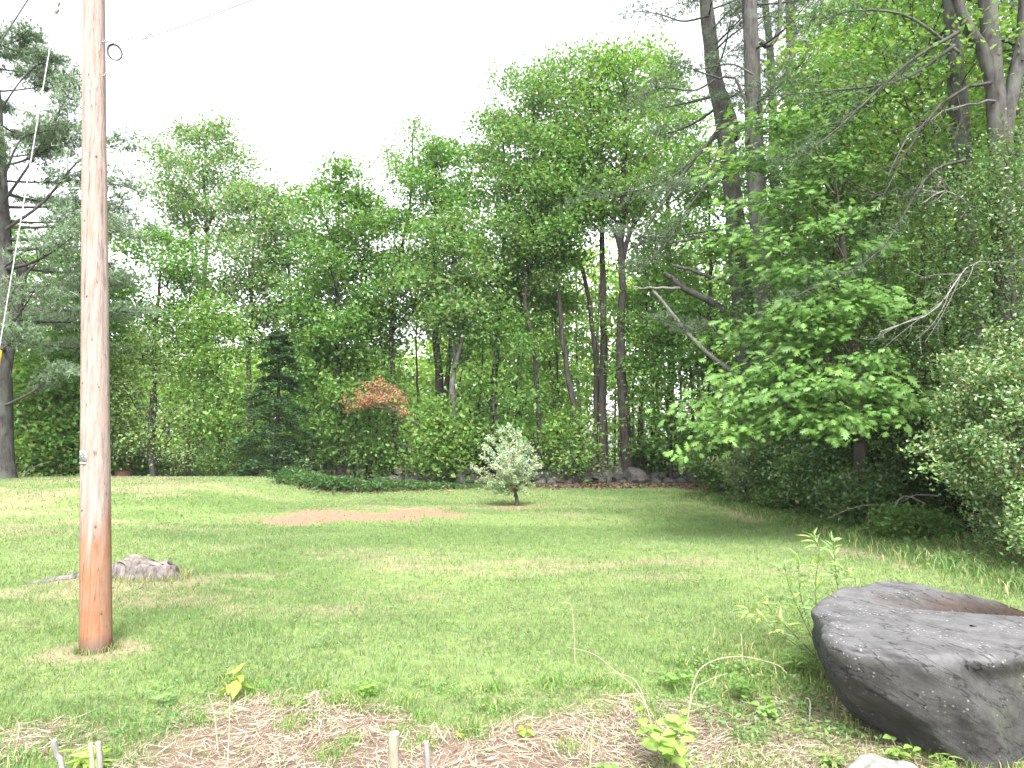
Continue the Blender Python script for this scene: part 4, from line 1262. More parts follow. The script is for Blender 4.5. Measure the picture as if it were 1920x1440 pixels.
# ------------------------------------------------------------------ stone wall
def stone_meshes(n, seed, mat):
    import bmesh
    rng = np.random.RandomState(seed)
    out_ = []
    for i in range(n):
        bm = bmesh.new()
        bmesh.ops.create_icosphere(bm, subdivisions=2, radius=0.5)
        off = Vector(rng.rand(3) * 50)
        for v in bm.verts:
            p = v.co.normalized()
            q = Vector([math.copysign(abs(c) ** 0.72, c) for c in p])
            k = 0.46 + 0.16 * mnoise.noise(p * 1.4 + off) + 0.06 * mnoise.noise(p * 3.5 + off)
            v.co = q * k
        m = bpy.data.meshes.new('stone')
        bm.to_mesh(m)
        bm.free()
        m.materials.append(mat)
        out_.append(m)
    return out_

M['wall_stone'] = rough_material('wall_stone', (0.035, 0.034, 0.031), (0.12, 0.112, 0.104), (5, 5, 5), 0.6, c3=(0.05, 0.06, 0.038), s3=3.0)
def stone_wall():
    rng = np.random.RandomState(501)
    ms = stone_meshes(7, 502, M['wall_stone'])
    root = thing('stone_wall', 'tumbled old dry stone wall along the foot of the trees', 'wall', (2.0, 30.0, float(height(2.0, 30.0))))
    root['kind'] = 'thing'
    org = np.array(root.location)
    def stone(x, y, z, sx, sy, sz):
        o = bpy.data.objects.new('stone', ms[rng.randint(0, len(ms))])
        COL.objects.link(o)
        o.parent = root
        o.location = np.array([x, y, z]) - org
        o.scale = (sx, sy, sz)
        o.rotation_euler = (rng.randn() * 0.15, rng.randn() * 0.15, rng.rand() * 6.28)
        return o
    x = -5.6
    while x < 9.6:
        w = rng.uniform(0.38, 0.75)
        hf = 1.0 if x > 0.8 else 0.6
        for row in range(3):
            if row == 2 and rng.rand() < 0.55:
                continue
            if row >= 1 and hf < 1 and rng.rand() < 0.65:
                continue
            ww = w * rng.uniform(0.8, 1.15)
            hh = rng.uniform(0.26, 0.40)
            xx = x + rng.randn() * 0.08
            yy = 29.35 + 0.15 * rng.randn() + 0.14 * row
            stone(xx, yy, float(height(xx, yy)) + 0.10 + row * 0.21, ww * 1.1, ww * 0.8, hh * 1.15)
            if row == 0:
                stone(xx + 0.15, yy + 0.45, float(height(xx, yy)) + 0.16, ww * 1.1, ww * 0.8, hh * 1.2)
        x += w * 0.82
    o = stone(5.12, 28.95, 0.28, 1.05, 0.8, 0.78)
    o['label'] = 'big rounded stone bulging from the wall face'
    for xx, yy, s in ((-4.3, 28.6, 0.55), (-3.9, 28.5, 0.4), (-3.4, 28.9, 0.6), (1.6, 28.4, 0.4), (2.3, 28.5, 0.3), (1.2, 28.6, 0.45)):
        stone(xx, yy, float(height(xx, yy)) + 0.08, s, s * 0.8, s * 0.6)
stone_wall()

# ------------------------------------------------------------------ dead orange branch and leaning dead stem
def dead_branch():
    rng = np.random.RandomState(511)
    D = 28.3
    b = at(838, 838, D)
    b[2] = float(height(b[0], D))
    root = thing('dead_branch', 'broken leaning limb with a head of dead orange leaves among the green trees', 'branch', (b[0] + 0.2, D, b[2]))
    lp = spline([at(842, 900, D), at(828, 842, D), at(800, 812, D), at(775, 790, D), at(740, 768, D), at(700, 764, D)], 16)
    lp[0][2] = b[2] - 0.05
    a = Acc()
    tube(a, lp, np.linspace(0.13, 0.03, 16), 7, rough=0.2, rng=rng)
    put('limb', a, M['bark_grey'], root, smooth=True)
    P = []
    for u, v, dy in [(655, 768, .2), (648, 755, -.4), (668, 735, .3), (690, 718, -.3), (712, 712, .2), (735, 728, -.2), (750, 745, .3), (760, 775, 0), (765, 785, .2), (725, 748, -.6), (690, 748, -.6), (672, 758, .5), (705, 735, .6)]:
        s = lp[rng.randint(11, 16)]
        e = at(u, v, D + dy)
        la, p = limb_mesh(bez(s, (s + e) / 2 + np.array([0, 0, 0.15]), e, 6), 0.018, 0.004, rng, 6, 0.4, first=0.2)
        put('twig', la, M['twig'], root)
        P.append(p)
    P = np.concatenate(P)
    n = 4200
    k = rng.randint(0, len(P), n)
    C = P[k] + rng.randn(n, 3) * np.array([0.12, 0.12, 0.09])
    la = Acc()
    leafset(la, C, 0.085, 0.035, rng, np.array([[0.33, 0.19, 0.11]]) * (0.7 + 0.6 * rng.rand(len(P)))[k][:, None], tilt=1.0)
    put('foliage', la, M['dry_leaf'], root)
dead_branch()

def leaning_snag():
    rng = np.random.RandomState(512)
    D = 29.0
    pts = [at(852, 905, D), at(836, 880, D), at(790, 850, D + 0.3), at(745, 828, D + 0.5)]
    root = thing('fallen_branch', 'bare grey fallen branch slanting down below the dead orange leaves', 'branch', pts[0])
    a = Acc()
    p = spline(pts, 10)
    tube(a, p, np.linspace(0.07, 0.02, 10), 6, cap=True)
    for i in range(9):
        s = pick(p, 0.2 + 0.75 * rng.rand())
        e = s + np.array([-0.6 * rng.rand(), rng.randn() * 0.3, rng.randn() * 0.45])
        tube(a, bez(s, (s + e) / 2 + rng.randn(3) * 0.06, e, 4), np.linspace(0.014, 0.004, 4), 4)
    put('branch', a, M['bark_grey'], root, smooth=True)
leaning_snag()

def drooping_fronds():
    rng = np.random.RandomState(513)
    b = at(1700, 990, 12.4)
    b[2] = float(height(b[0], b[1]))
    root = thing('dead_fronds', 'arching dry brown dead fronds in the dark gap beside the flowering bush', 'dead fronds', b)
    for i in range(26):
        a = Acc()
        s = b + np.array([rng.randn() * 0.25, rng.randn() * 0.2, 0.0])
        m = s + np.array([rng.randn() * 0.25, rng.randn() * 0.2, rng.uniform(0.5, 0.95)])
        e = s + np.array([rng.randn() * 0.7, rng.randn() * 0.35 - 0.2, rng.uniform(0.05, 0.4)])
        tube(a, bez(s, m, e, 8), np.linspace(0.008, 0.003, 8), 4)
        put('stalk', a, M['cane'], root)
    for i, q in enumerate([[(1735, 945), (1700, 930), (1680, 945), (1668, 990)], [(1760, 930), (1720, 928), (1690, 940)]]):
        a = Acc()
        tube(a, spline([at(u, v, 11.9) for u, v in q], 10), np.linspace(0.016, 0.006, 10), 5)
        put('stalk', a, M['bark_dead'], root)
drooping_fronds()

def pale_sticks():
    rng = np.random.RandomState(514)
    D = 24.5
    b = at(40, 903, D)
    b[2] = float(height(b[0], D))
    root = thing('fallen_branch', 'pale bleached fallen branch lying at the pine foot on the mound crest', 'branch', b)
    for q, r in (([(34, 905), (50, 885), (62, 872)], 0.035), ([(36, 903), (70, 900), (95, 893)], 0.03), ([(50, 885), (75, 870), (92, 868)], 0.015)):
        a = Acc()
        tube(a, spline([at(u, v, D) for u, v in q], 8), np.linspace(r, r * 0.5, 8), 6, cap=True)
        put('branch', a, M['bark_dead'], root, smooth=True)
pale_sticks()

# ------------------------------------------------------------------ rusty barrel
def lathe(acc, prof, c, sides=28, col=None):
    prof = np.array(prof, float)
    th = np.linspace(0, 2 * math.pi, sides, endpoint=False)
    V = np.stack([c[0] + prof[:, 0, None] * np.cos(th), c[1] + prof[:, 0, None] * np.sin(th), c[2] + prof[:, 1, None] + 0 * th], -1).reshape(-1, 3)
    n = len(prof)
    i = np.arange(n - 1)[:, None] * sides
    j = np.arange(sides)[None, :]
    k = (j + 1) % sides
    acc.add(V, np.stack([i + j, i + k, i + sides + k, i + sides + j], -1).reshape(-1, 4), col)

M['rust'] = rough_material('rusty_steel', (0.03, 0.014, 0.01), (0.075, 0.035, 0.024), (6, 6, 6), 0.3, rough=0.8)
def barrel():
    D = 26.0
    t = at(231, 883, D)
    c = np.array([t[0], D, t[2] - 0.88])
    gz = float(height(t[0], D))
    c[2] = min(c[2], gz - 0.02)
    root = thing('barrel', 'rusty brown steel barrel half hidden by the mound crest behind the pole', 'barrel', c)
    H = t[2] - c[2]
    a = Acc()
    lathe(a, [(0.0, 0.01), (0.27, 0.01), (0.28, 0.03), (0.28, H * 0.32), (0.29, H * 0.34), (0.28, H * 0.36), (0.28, H * 0.64), (0.29, H * 0.66), (0.28, H * 0.68), (0.28, H - 0.02), (0.262, H - 0.02), (0.262, H * 0.5), (0.0, H * 0.48)], c)
    put('body', a, M['rust'], root, smooth=True)
    a = Acc()
    lathe(a, [(0.272, H - 0.025), (0.292, H - 0.025), (0.295, H - 0.012), (0.292, H), (0.272, H), (0.272, H - 0.025)], c)
    put('rim', a, M['rust'], root, smooth=True)
barrel()

# ------------------------------------------------------------------ tree stump
M['stump_bark'] = rough_material('stump_bark', (0.035, 0.03, 0.028), (0.20, 0.175, 0.165), (16, 16, 6), 1.0)
M['stump_wood'] = rough_material('stump_wood', (0.08, 0.068, 0.06), (0.24, 0.213, 0.198), (4, 22, 9), 0.8, c3=(0.07, 0.06, 0.052), s3=7.0)
def stump():
    rng = np.random.RandomState(521)
    c = STUMP + np.array([-0.10, 0.15, 0])
    c[2] = float(height(c[0], c[1])) - 0.06
    root = thing('tree_stump', 'weathered low tree stump with roots just behind the utility pole', 'stump', c)
    n = 72
    th = np.linspace(0, 2 * math.pi, n, endpoint=False)
    lob = np.array([0.10 * mnoise.noise(Vector((math.cos(t) * 1.6, math.sin(t) * 1.6, 4.2))) + 0.06 * mnoise.noise(Vector((math.cos(t) * 5, math.sin(t) * 5, 1.2))) for t in th])
    top = np.array([0.19 + 0.13 * mnoise.noise(Vector((math.cos(t) * 1.5, math.sin(t) * 1.5, 8.0))) + 0.03 * mnoise.noise(Vector((math.cos(t) * 7, math.sin(t) * 7, 3.0))) for t in th])
    prof = [(1.30, -0.02), (1.16, 0.12), (1.05, 0.38), (1.0, 0.72), (0.985, 0.95), (0.95, 1.0)]
    rr = 0.33 + lob * 0.8
    rings = []
    for k, z in prof:
        jit = np.array([0.03 * mnoise.noise(Vector((math.cos(t) * 6, math.sin(t) * 6, z * 3))) for t in th])
        rings.append(np.stack([c[0] + (rr * k + jit) * np.cos(th) * 1.25, c[1] + (rr * k + jit) * np.sin(th) * 0.9, c[2] + top * z], 1))
    V = np.array(rings)
    def quads(nr):
        i = np.arange(nr - 1)[:, None] * n
        j = np.arange(n)[None, :]
        k = (j + 1) % n
        return np.stack([i + j, i + k, i + n + k, i + n + j], -1).reshape(-1, 4)
    a = Acc()
    a.add(V.reshape(-1, 3), quads(len(prof)))
    put('bark', a, M['stump_bark'], root, smooth=True)
    R2 = []
    for k in (0.962, 0.9, 0.72, 0.5, 0.28, 0.02):
        h = np.array([0.045 * mnoise.noise(Vector((math.cos(t) * 7 * k, math.sin(t) * 7 * k, 7.7))) for t in th])
        z = c[2] + top * (0.99 - 0.0 * k) * (0.5 + 0.5 * k) + 0.19 * (0.5 - 0.5 * k) * 1.02 + h - 0.012 * (k < 0.95)
        R2.append(np.stack([c[0] + rr * k * np.cos(th) * 1.25, c[1] + rr * k * np.sin(th) * 0.9, z], 1))
    a = Acc()
    a.add(np.array(R2).reshape(-1, 3), quads(len(R2)))
    put('cut_face', a, M['stump_wood'], root, smooth=True)
    for az, ln, r in ((math.pi * 1.06, 1.0, 0.07), (math.pi * 0.9, 0.6, 0.05), (-0.55, 0.22, 0.06), (-1.3, 0.2, 0.06), (-2.1, 0.3, 0.05), (0.3, 0.25, 0.05)):
        s = c + np.array([math.cos(az) * 0.28, math.sin(az) * 0.22, 0.09])
        e = c + np.array([math.cos(az) * (0.26 + ln), math.sin(az) * (0.22 + ln), 0.0])
        e[2] = float(height(e[0], e[1])) - 0.02
        m = (s + e) / 2 + rng.randn(3) * 0.05
        m[2] = float(height(m[0], m[1])) + 0.03
        a = Acc()
        tube(a, bez(s, m, e, 10), np.linspace(r, r * 0.3, 10), 8, rough=0.2, rng=rng)
        put('root', a, M['stump_bark'], root, smooth=True)
stump()

# ------------------------------------------------------------------ boulder
def boulder_material():
    m, nt, out = newmat('boulder_rock')
    L = nt.links.new
    N = nt.nodes.new
    tc = N('ShaderNodeTexCoord')
    at_ = N('ShaderNodeAttribute')
    at_.attribute_name = 'col'
    n1 = N('ShaderNodeTexNoise')
    n1.inputs['Scale'].default_value = 4.5
    n1.inputs['Detail'].default_value = 11
    n1.inputs['Roughness'].default_value = 0.78
    L(tc.outputs['Object'], n1.inputs['Vector'])
    r1 = N('ShaderNodeValToRGB')
    r1.color_ramp.elements[0].position, r1.color_ramp.elements[1].position = 0.33, 0.70
    r1.color_ramp.elements[0].color = (0.030, 0.0305, 0.030, 1)
    r1.color_ramp.elements[1].color = (0.076, 0.076, 0.076, 1)
    L(n1.outputs['Fac'], r1.inputs[0])
    # layered grain, tilted
    mp = N('ShaderNodeMapping')
    mp0 = N('ShaderNodeMapping')
    mp0.inputs['Rotation'].default_value = (0.15, -0.55, 0.0)
    L(tc.outputs['Object'], mp0.inputs[0])
    mp.inputs['Scale'].default_value = (1.6, 1.6, 9.0)
    L(mp0.outputs[0], mp.inputs[0])
    n2 = N('ShaderNodeTexNoise')
    n2.inputs['Scale'].default_value = 1.3
    n2.inputs['Detail'].default_value = 5
    L(mp.outputs[0], n2.inputs['Vector'])
    # lichen spots
    vo = N('ShaderNodeTexVoronoi')
    vo.inputs['Scale'].default_value = 30
    L(tc.outputs['Object'], vo.inputs['Vector'])
    rv = N('ShaderNodeValToRGB')
    rv.color_ramp.elements[0].position, rv.color_ramp.elements[1].position = 0.10, 0.22
    rv.color_ramp.elements[0].color = (1, 1, 1, 1)
    rv.color_ramp.elements[1].color = (0, 0, 0, 1)
    L(vo.outputs['Distance'], rv.inputs[0])
    n3 = N('ShaderNodeTexNoise')
    n3.inputs['Scale'].default_value = 5
    n3.inputs['Detail'].default_value = 4
    L(tc.outputs['Object'], n3.inputs['Vector'])
    r3 = N('ShaderNodeValToRGB')
    r3.color_ramp.elements[0].position, r3.color_ramp.elements[1].position = 0.48, 0.60
    L(n3.outputs['Fac'], r3.inputs[0])
    mu = N('ShaderNodeMath')
    mu.operation = 'MULTIPLY'
    L(rv.outputs[0], mu.inputs[0])
    L(r3.outputs[0], mu.inputs[1])
    mu2 = N('ShaderNodeMath')
    mu2.operation = 'MULTIPLY'
    mu2.inputs[1].default_value = 0.8
    L(mu.outputs[0], mu2.inputs[0])
    mxl = N('ShaderNodeMix')
    mxl.data_type = 'RGBA'
    L(mu2.outputs[0], mxl.inputs['Factor'])
    L(r1.outputs[0], mxl.inputs['A'])
    mxl.inputs['B'].default_value = (0.22, 0.22, 0.20, 1)
    # grain darkening and tint (painted top light, silt, film) carried by the surface
    rg = N('ShaderNodeValToRGB')
    rg.color_ramp.elements[0].position, rg.color_ramp.elements[1].position = 0.30, 0.55
    for pos, val in ((0.455, 1.0), (0.468, 0.2), (0.480, 1.0)):
        ee = rg.color_ramp.elements.new(pos)
        ee.color = (val, val, val, 1)
    rg.color_ramp.elements[0].color = (0.62, 0.62, 0.62, 1)
    L(n2.outputs['Fac'], rg.inputs[0])
    m1 = N('ShaderNodeMix')
    m1.data_type, m1.blend_type = 'RGBA', 'MULTIPLY'
    m1.inputs['Factor'].default_value = 1
    L(mxl.outputs['Result'], m1.inputs['A'])
    L(rg.outputs[0], m1.inputs['B'])
    m2 = N('ShaderNodeMix')
    m2.data_type, m2.blend_type = 'RGBA', 'MULTIPLY'
    m2.inputs['Factor'].default_value = 1
    L(m1.outputs['Result'], m2.inputs['A'])
    L(at_.outputs['Color'], m2.inputs['B'])
    p = N('ShaderNodeBsdfPrincipled')
    p.inputs['Roughness'].default_value = 0.9
    p.inputs['Specular IOR Level'].default_value = 0.2
    L(m2.outputs['Result'], p.inputs['Base Color'])
    ad = N('ShaderNodeMath')
    ad.operation = 'ADD'
    L(n1.outputs['Fac'], ad.inputs[0])
    L(n2.outputs['Fac'], ad.inputs[1])
    b = N('ShaderNodeBump')
    b.inputs['Strength'].default_value = 0.75
    b.inputs['Distance'].default_value = 0.022
    L(ad.outputs[0], b.inputs['Height'])
    L(b.outputs[0], p.inputs['Normal'])
    L(p.outputs[0], out.inputs[0])
    return m

def boulder():
    ZT = 0.52
    top_px = [(1545, 1158), (1540, 1196), (1592, 1222), (1680, 1232), (1775, 1226), (1920, 1220), (2080, 1214), (2230, 1190), (2200, 1160), (2050, 1148), (1920, 1143), (1800, 1119), (1722, 1094), (1652, 1085), (1592, 1102)]
    bot_px = [(1556, 1270), (1570, 1310), (1615, 1358), (1690, 1396), (1790, 1420), (1882, 1432), (1960, 1412), (2120, 1400)]
    T = np.array([onz(u, v, ZT)[:2] for u, v in top_px]) + np.array([0.035, 0.0])
    B = np.array([onz(u, v, 0.0)[:2] for u, v in bot_px]) + np.array([0.035, 0.0])
    C = np.array([2.75, 4.25])
    B = np.vstack([B, [[4.0, 3.9], [4.1, 4.5], [3.6, 5.0], [3.0, 5.3], [2.5, 5.15], [2.15, 4.8]]])
    def polar(P):
        d = P - C
        t = np.arctan2(d[:, 1], d[:, 0])
        r = np.hypot(d[:, 0], d[:, 1])
        o = np.argsort(t)
        return t[o], r[o]
    n = 300
    th = np.linspace(-math.pi, math.pi, n, endpoint=False)
    def rad(P):
        t, r = polar(P)
        t = np.concatenate([t - 2 * math.pi, t, t + 2 * math.pi])
        r = np.concatenate([r, r, r])
        q = np.interp(th, t, r)
        ker = np.array([1, 2, 3, 2, 1]) / 9.0
        return np.convolve(np.concatenate([q[-4:], q, q[:4]]), ker, 'same')[4:-4]
    rt, rb = rad(T), rad(B)
    pa, pb = np.array([C - onz(1775, 1226, ZT)[:2], C - onz(1890, 1418, 0.0)[:2]])
    ta = math.atan2(-pa[1], -pa[0])
    tb = math.atan2(-pb[1], -pb[0])
    rings, cols = [], []
    SS = np.concatenate([[-0.12], np.linspace(0.0, 0.84, 40), np.linspace(0.87, 1.0, 9)])
    for s in SS:
        k = np.clip(s, 0, 1)
        r = rb + (rt - rb) * k ** 0.75 + 0.05 * math.sin(math.pi * k) ** 1.0
        if s > 0.84:                                          # rounded shoulder
            e = (s - 0.84) / 0.16
            r = r - 0.07 * (1 - math.sqrt(max(0, 1 - e * e)))
        tl = tb + (ta - tb) * k                               # diagonal break: the face beyond it is set back
        front = np.where((th > tl), sstep(0.0, 0.05, th - tl), 0) * (th < 0.3) * (1 - sstep(-0.5, 0.2, th))
        r = r - 0.12 * front * sstep(1.0, 0.70, k)
        ridge = np.exp(-((th - tl + 0.06) / 0.13) ** 2) * (th < 0.3)
        r = r + 0.05 * ridge * (1 - k * 0.5)
        z = s * ZT
        rings.append(np.stack([C[0] + r * np.cos(th), C[1] + r * np.sin(th), np.full(n, z)], 1))
    rtop = np.hypot(rings[-1][:, 0] - C[0], rings[-1][:, 1] - C[1])
    for k in np.concatenate([np.linspace(0.985, 0.9, 5), np.linspace(0.86, 0.02, 30)]):
        r = rtop * k
        rings.append(np.stack([C[0] + r * np.cos(th), C[1] + r * np.sin(th), np.full(n, ZT + 0.012 * (1 - k))], 1))
    V = np.array(rings).reshape(-1, 3)
    # hollow worn into the top, running away to the side
    h0, h1 = onz(1690, 1140, ZT - 0.04)[:2], onz(2010, 1164, ZT - 0.04)[:2]
    d = h1 - h0
    q = V[:, :2] - h0
    t = np.clip((q @ d) / (d @ d), 0, 1)
    perp = (q[:, 0] * d[1] - q[:, 1] * d[0]) / np.linalg.norm(d)      # >0 towards the camera
    along = np.linalg.norm(q - t[:, None] * d, axis=1)
    wide = 0.20 + 0.05 * t
    near = np.clip(perp / wide, -1.3, 1.3)
    hol = np.where(perp > 0, sstep(1.0, 0.55, along / wide), sstep(1.35, 0.05, along / wide)) * (V[:, 2] > ZT - 0.02)
    hol = hol * (0.25 + 0.75 * sstep(0.0, 0.55, t))
    V[:, 2] -= 0.15 * hol
    rim = np.exp(-((perp + 0.26) / 0.10) ** 2) * (V[:, 2] > ZT - 0.1) * (V[:, 1] > 4.2)
    V[:, 2] += 0.035 * rim
    for nv, cut in (((-0.88, -0.42, 0.10), 0.05), ((-0.52, -0.84, -0.10), 0.07), ((-0.08, -0.97, -0.22), 0.06), ((0.30, -0.93, -0.15), 0.05), ((-0.62, -0.45, -0.64), 0.07), ((-0.80, 0.58, 0.0), 0.05)):
        nv = norm(np.array(nv))                           # broad split faces: the bulge beyond each plane is planed off
        dd_ = V @ nv
        over = dd_ - (dd_.max() - cut)
        V -= nv[None, :] * (np.where(over > 0, over * 0.85, 0))[:, None]
    ctr = np.array([C[0], C[1], 0.25])
    for i in range(len(V)):
        p = Vector(V[i])
        dvec = Vector(V[i] - ctr).normalized()
        topk = 0.35 if V[i][2] > ZT - 0.03 else 1.0
        fa = mnoise.voronoi(Vector((p.x * 2.2, p.y * 2.2, (p.z + 0.35 * p.x) * 4.2)))[0]
        w = 0.030 * mnoise.noise(p * 1.7) + 0.016 * (min(0.5, fa[1] - fa[0]) - 0.25) + 0.014 * mnoise.noise(p * 5.3 + Vector((3, 1, 7))) + 0.008 * mnoise.noise(p * 13) + 0.004 * mnoise.noise(p * 29)
        st = mnoise.noise(Vector((p.x * 1.5, p.y * 1.5, (p.z + 0.42 * p.x) * 9.0)))
        w += 0.007 * math.copysign(abs(st) ** 0.6, st) * topk
        V[i] += np.array(dvec) * w * topk
    V[:, 2] += 0.0
    nr = len(rings)
    i = np.arange(nr - 1)[:, None] * n
    j = np.arange(n)[None, :]
    k = (j + 1) % n
    Q = np.stack([i + j, i + k, i + n + k, i + n + j], -1).reshape(-1, 4)
    # top painted paler for light from above; brown silt in the hollow, greenish film low on the sides
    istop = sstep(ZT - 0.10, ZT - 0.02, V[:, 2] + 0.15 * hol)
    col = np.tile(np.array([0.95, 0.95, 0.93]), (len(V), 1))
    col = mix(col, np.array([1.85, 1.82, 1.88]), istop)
    stain = np.where(perp > 0, hol, sstep(1.5, 0.6, along / wide)) * (V[:, 2] > ZT - 0.25) * istop
    brown = np.maximum(hol, stain * 0.8) * (0.45 + 0.55 * sstep(0.0, 0.4, t))
    col = mix(col, np.array([0.70, 0.52, 0.42]), np.clip(brown * 1.35, 0, 1))
    rust = np.maximum(hol, stain * 0.6) * sstep(0.62, 0.95, t)
    col = mix(col, np.array([2.2, 1.45, 0.95]), np.clip(rust * 0.9, 0, 1))
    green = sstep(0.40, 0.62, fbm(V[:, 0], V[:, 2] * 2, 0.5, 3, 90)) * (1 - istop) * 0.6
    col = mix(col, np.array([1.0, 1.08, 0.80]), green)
    a = Acc()
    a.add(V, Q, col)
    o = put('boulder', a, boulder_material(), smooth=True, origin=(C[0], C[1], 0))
    tag(o, 'huge dark grey flat-topped boulder with a brown silted hollow in its top', 'boulder')
boulder()

def pale_rock():
    import bmesh
    p = onz(1625, 1432, 0.0)
    bm = bmesh.new()
    bmesh.ops.create_icosphere(bm, subdivisions=4, radius=1.0)
    for v in bm.verts:
        q = v.co.normalized()
        k = 1 + 0.28 * mnoise.noise(q * 1.5 + Vector((4, 2, 9))) + 0.10 * mnoise.noise(q * 4) + 0.04 * mnoise.noise(q * 10)
        v.co = Vector((q.x * 0.25 * k, q.y * 0.17 * k, q.z * 0.10 * k))
    m = bpy.data.meshes.new('rock')
    bm.to_mesh(m)
    bm.free()
    for f in m.polygons:
        f.use_smooth = True
    m.materials.append(rough_material('pale_rock', (0.14, 0.132, 0.12), (0.36, 0.345, 0.33), (14, 14, 14), 0.6))
    o = link('rock', m, None, (p[0] + 0.02, p[1] - 0.10, float(height(p[0], p[1])) + 0.0))
    o.rotation_euler = (0, 0, 0.7)
    tag(o, 'small pale whitish rock set in the soil at the foot of the boulder', 'rock')
pale_rock()

# ------------------------------------------------------------------ utility pole with wires
def pole_material():
    m, nt, out = newmat('pole_wood')
    L = nt.links.new
    N = nt.nodes.new
    tc = N('ShaderNodeTexCoord')
    mp = N('ShaderNodeMapping')
    mp.inputs['Scale'].default_value = (46, 46, 3.2)
    L(tc.outputs['Object'], mp.inputs[0])
    n1 = N('ShaderNodeTexNoise')
    n1.inputs['Scale'].default_value = 1.0
    n1.inputs['Detail'].default_value = 9
    n1.inputs['Roughness'].default_value = 0.8
    L(mp.outputs[0], n1.inputs['Vector'])
    r1 = N('ShaderNodeValToRGB')
    r1.color_ramp.elements[0].position, r1.color_ramp.elements[1].position = 0.30, 0.60
    r1.color_ramp.elements[0].color = (0.105, 0.075, 0.066, 1)
    r1.color_ramp.elements[1].color = (0.32, 0.252, 0.226, 1)
    L(n1.outputs['Fac'], r1.inputs[0])
    r2 = N('ShaderNodeValToRGB')
    r2.color_ramp.elements[0].position, r2.color_ramp.elements[1].position = 0.28, 0.66
    r2.color_ramp.elements[0].color = (0.13, 0.055, 0.028, 1)
    r2.color_ramp.elements[1].color = (0.26, 0.14, 0.082, 1)
    L(n1.outputs['Fac'], r2.inputs[0])
    # where the red stain survives: strongest near the ground, in streaks above
    sx = N('ShaderNodeSeparateXYZ')
    L(tc.outputs['Object'], sx.inputs[0])
    mr = N('ShaderNodeMapRange')
    mr.inputs['From Min'].default_value = 0.2
    mr.inputs['From Max'].default_value = 1.7
    mr.inputs['To Min'].default_value = 0.44
    mr.inputs['To Max'].default_value = -0.10
    L(sx.outputs['Z'], mr.inputs['Value'])
    mp2 = N('ShaderNodeMapping')
    mp2.inputs['Scale'].default_value = (9, 9, 1.1)
    L(tc.outputs['Object'], mp2.inputs[0])
    n2 = N('ShaderNodeTexNoise')
    n2.inputs['Scale'].default_value = 1.0
    n2.inputs['Detail'].default_value = 4
    L(mp2.outputs[0], n2.inputs['Vector'])
    ad = N('ShaderNodeMath')
    ad.operation = 'ADD'
    L(mr.outputs[0], ad.inputs[0])
    L(n2.outputs['Fac'], ad.inputs[1])
    rs = N('ShaderNodeValToRGB')
    rs.color_ramp.elements[0].position, rs.color_ramp.elements[1].position = 0.52, 0.74
    L(ad.outputs[0], rs.inputs[0])
    mx = N('ShaderNodeMix')
    mx.data_type = 'RGBA'
    L(rs.outputs[0], mx.inputs['Factor'])
    L(r1.outputs[0], mx.inputs['A'])
    L(r2.outputs[0], mx.inputs['B'])
    # soil-stained foot
    mf = N('ShaderNodeMapRange')
    mf.inputs['From Min'].default_value = 0.03
    mf.inputs['From Max'].default_value = 0.14
    mf.inputs['To Min'].default_value = 0.35
    mf.inputs['To Max'].default_value = 1.0
    L(sx.outputs['Z'], mf.inputs['Value'])
    m3 = N('ShaderNodeMix')
    m3.data_type, m3.blend_type = 'RGBA', 'MULTIPLY'
    m3.inputs['Factor'].default_value = 1
    L(mx.outputs['Result'], m3.inputs['A'])
    L(mf.outputs[0], m3.inputs['B'])
    mpc = N('ShaderNodeMapping')
    mpc.inputs['Scale'].default_value = (17, 17, 0.55)
    L(tc.outputs['Object'], mpc.inputs[0])
    nc = N('ShaderNodeTexNoise')
    nc.inputs['Scale'].default_value = 1.0
    nc.inputs['Detail'].default_value = 3
    L(mpc.outputs[0], nc.inputs['Vector'])
    rc = N('ShaderNodeValToRGB')
    rc.color_ramp.elements[0].position, rc.color_ramp.elements[1].position = 0.0, 1.0
    rc.color_ramp.elements[0].color = (1, 1, 1, 1)
    for pos, val in ((0.490, 1.0), (0.499, 0.28), (0.508, 1.0)):
        ee = rc.color_ramp.elements.new(pos)
        ee.color = (val, val, val, 1)
    L(nc.outputs['Fac'], rc.inputs[0])
    m4 = N('ShaderNodeMix')
    m4.data_type, m4.blend_type = 'RGBA', 'MULTIPLY'
    m4.inputs['Factor'].default_value = 1
    L(m3.outputs['Result'], m4.inputs['A'])
    L(rc.outputs[0], m4.inputs['B'])
    ng = N('ShaderNodeTexNoise')
    ng.inputs['Scale'].default_value = 5.0
    ng.inputs['Detail'].default_value = 6
    L(tc.outputs['Object'], ng.inputs['Vector'])
    rgr = N('ShaderNodeValToRGB')
    rgr.color_ramp.elements[0].position, rgr.color_ramp.elements[1].position = 0.42, 0.68
    L(ng.outputs['Fac'], rgr.inputs[0])
    fg = N('ShaderNodeMath')
    fg.operation = 'MULTIPLY'
    fg.inputs[1].default_value = 0.32
    L(rgr.outputs[0], fg.inputs[0])
    m5 = N('ShaderNodeMix')
    m5.data_type = 'RGBA'
    L(fg.outputs[0], m5.inputs['Factor'])
    L(m4.outputs['Result'], m5.inputs['A'])
    m5.inputs['B'].default_value = (0.21, 0.185, 0.172, 1)
    m3 = m5
    p = N('ShaderNodeBsdfPrincipled')
    p.inputs['Roughness'].default_value = 0.85
    p.inputs['Specular IOR Level'].default_value = 0.2
    L(m3.outputs['Result'], p.inputs['Base Color'])
    b = N('ShaderNodeBump')
    b.inputs['Strength'].default_value = 0.7
    b.inputs['Distance'].default_value = 0.012
    L(n1.outputs['Fac'], b.inputs['Height'])
    L(b.outputs[0], p.inputs['Normal'])
    L(p.outputs[0], out.inputs[0])
    return m

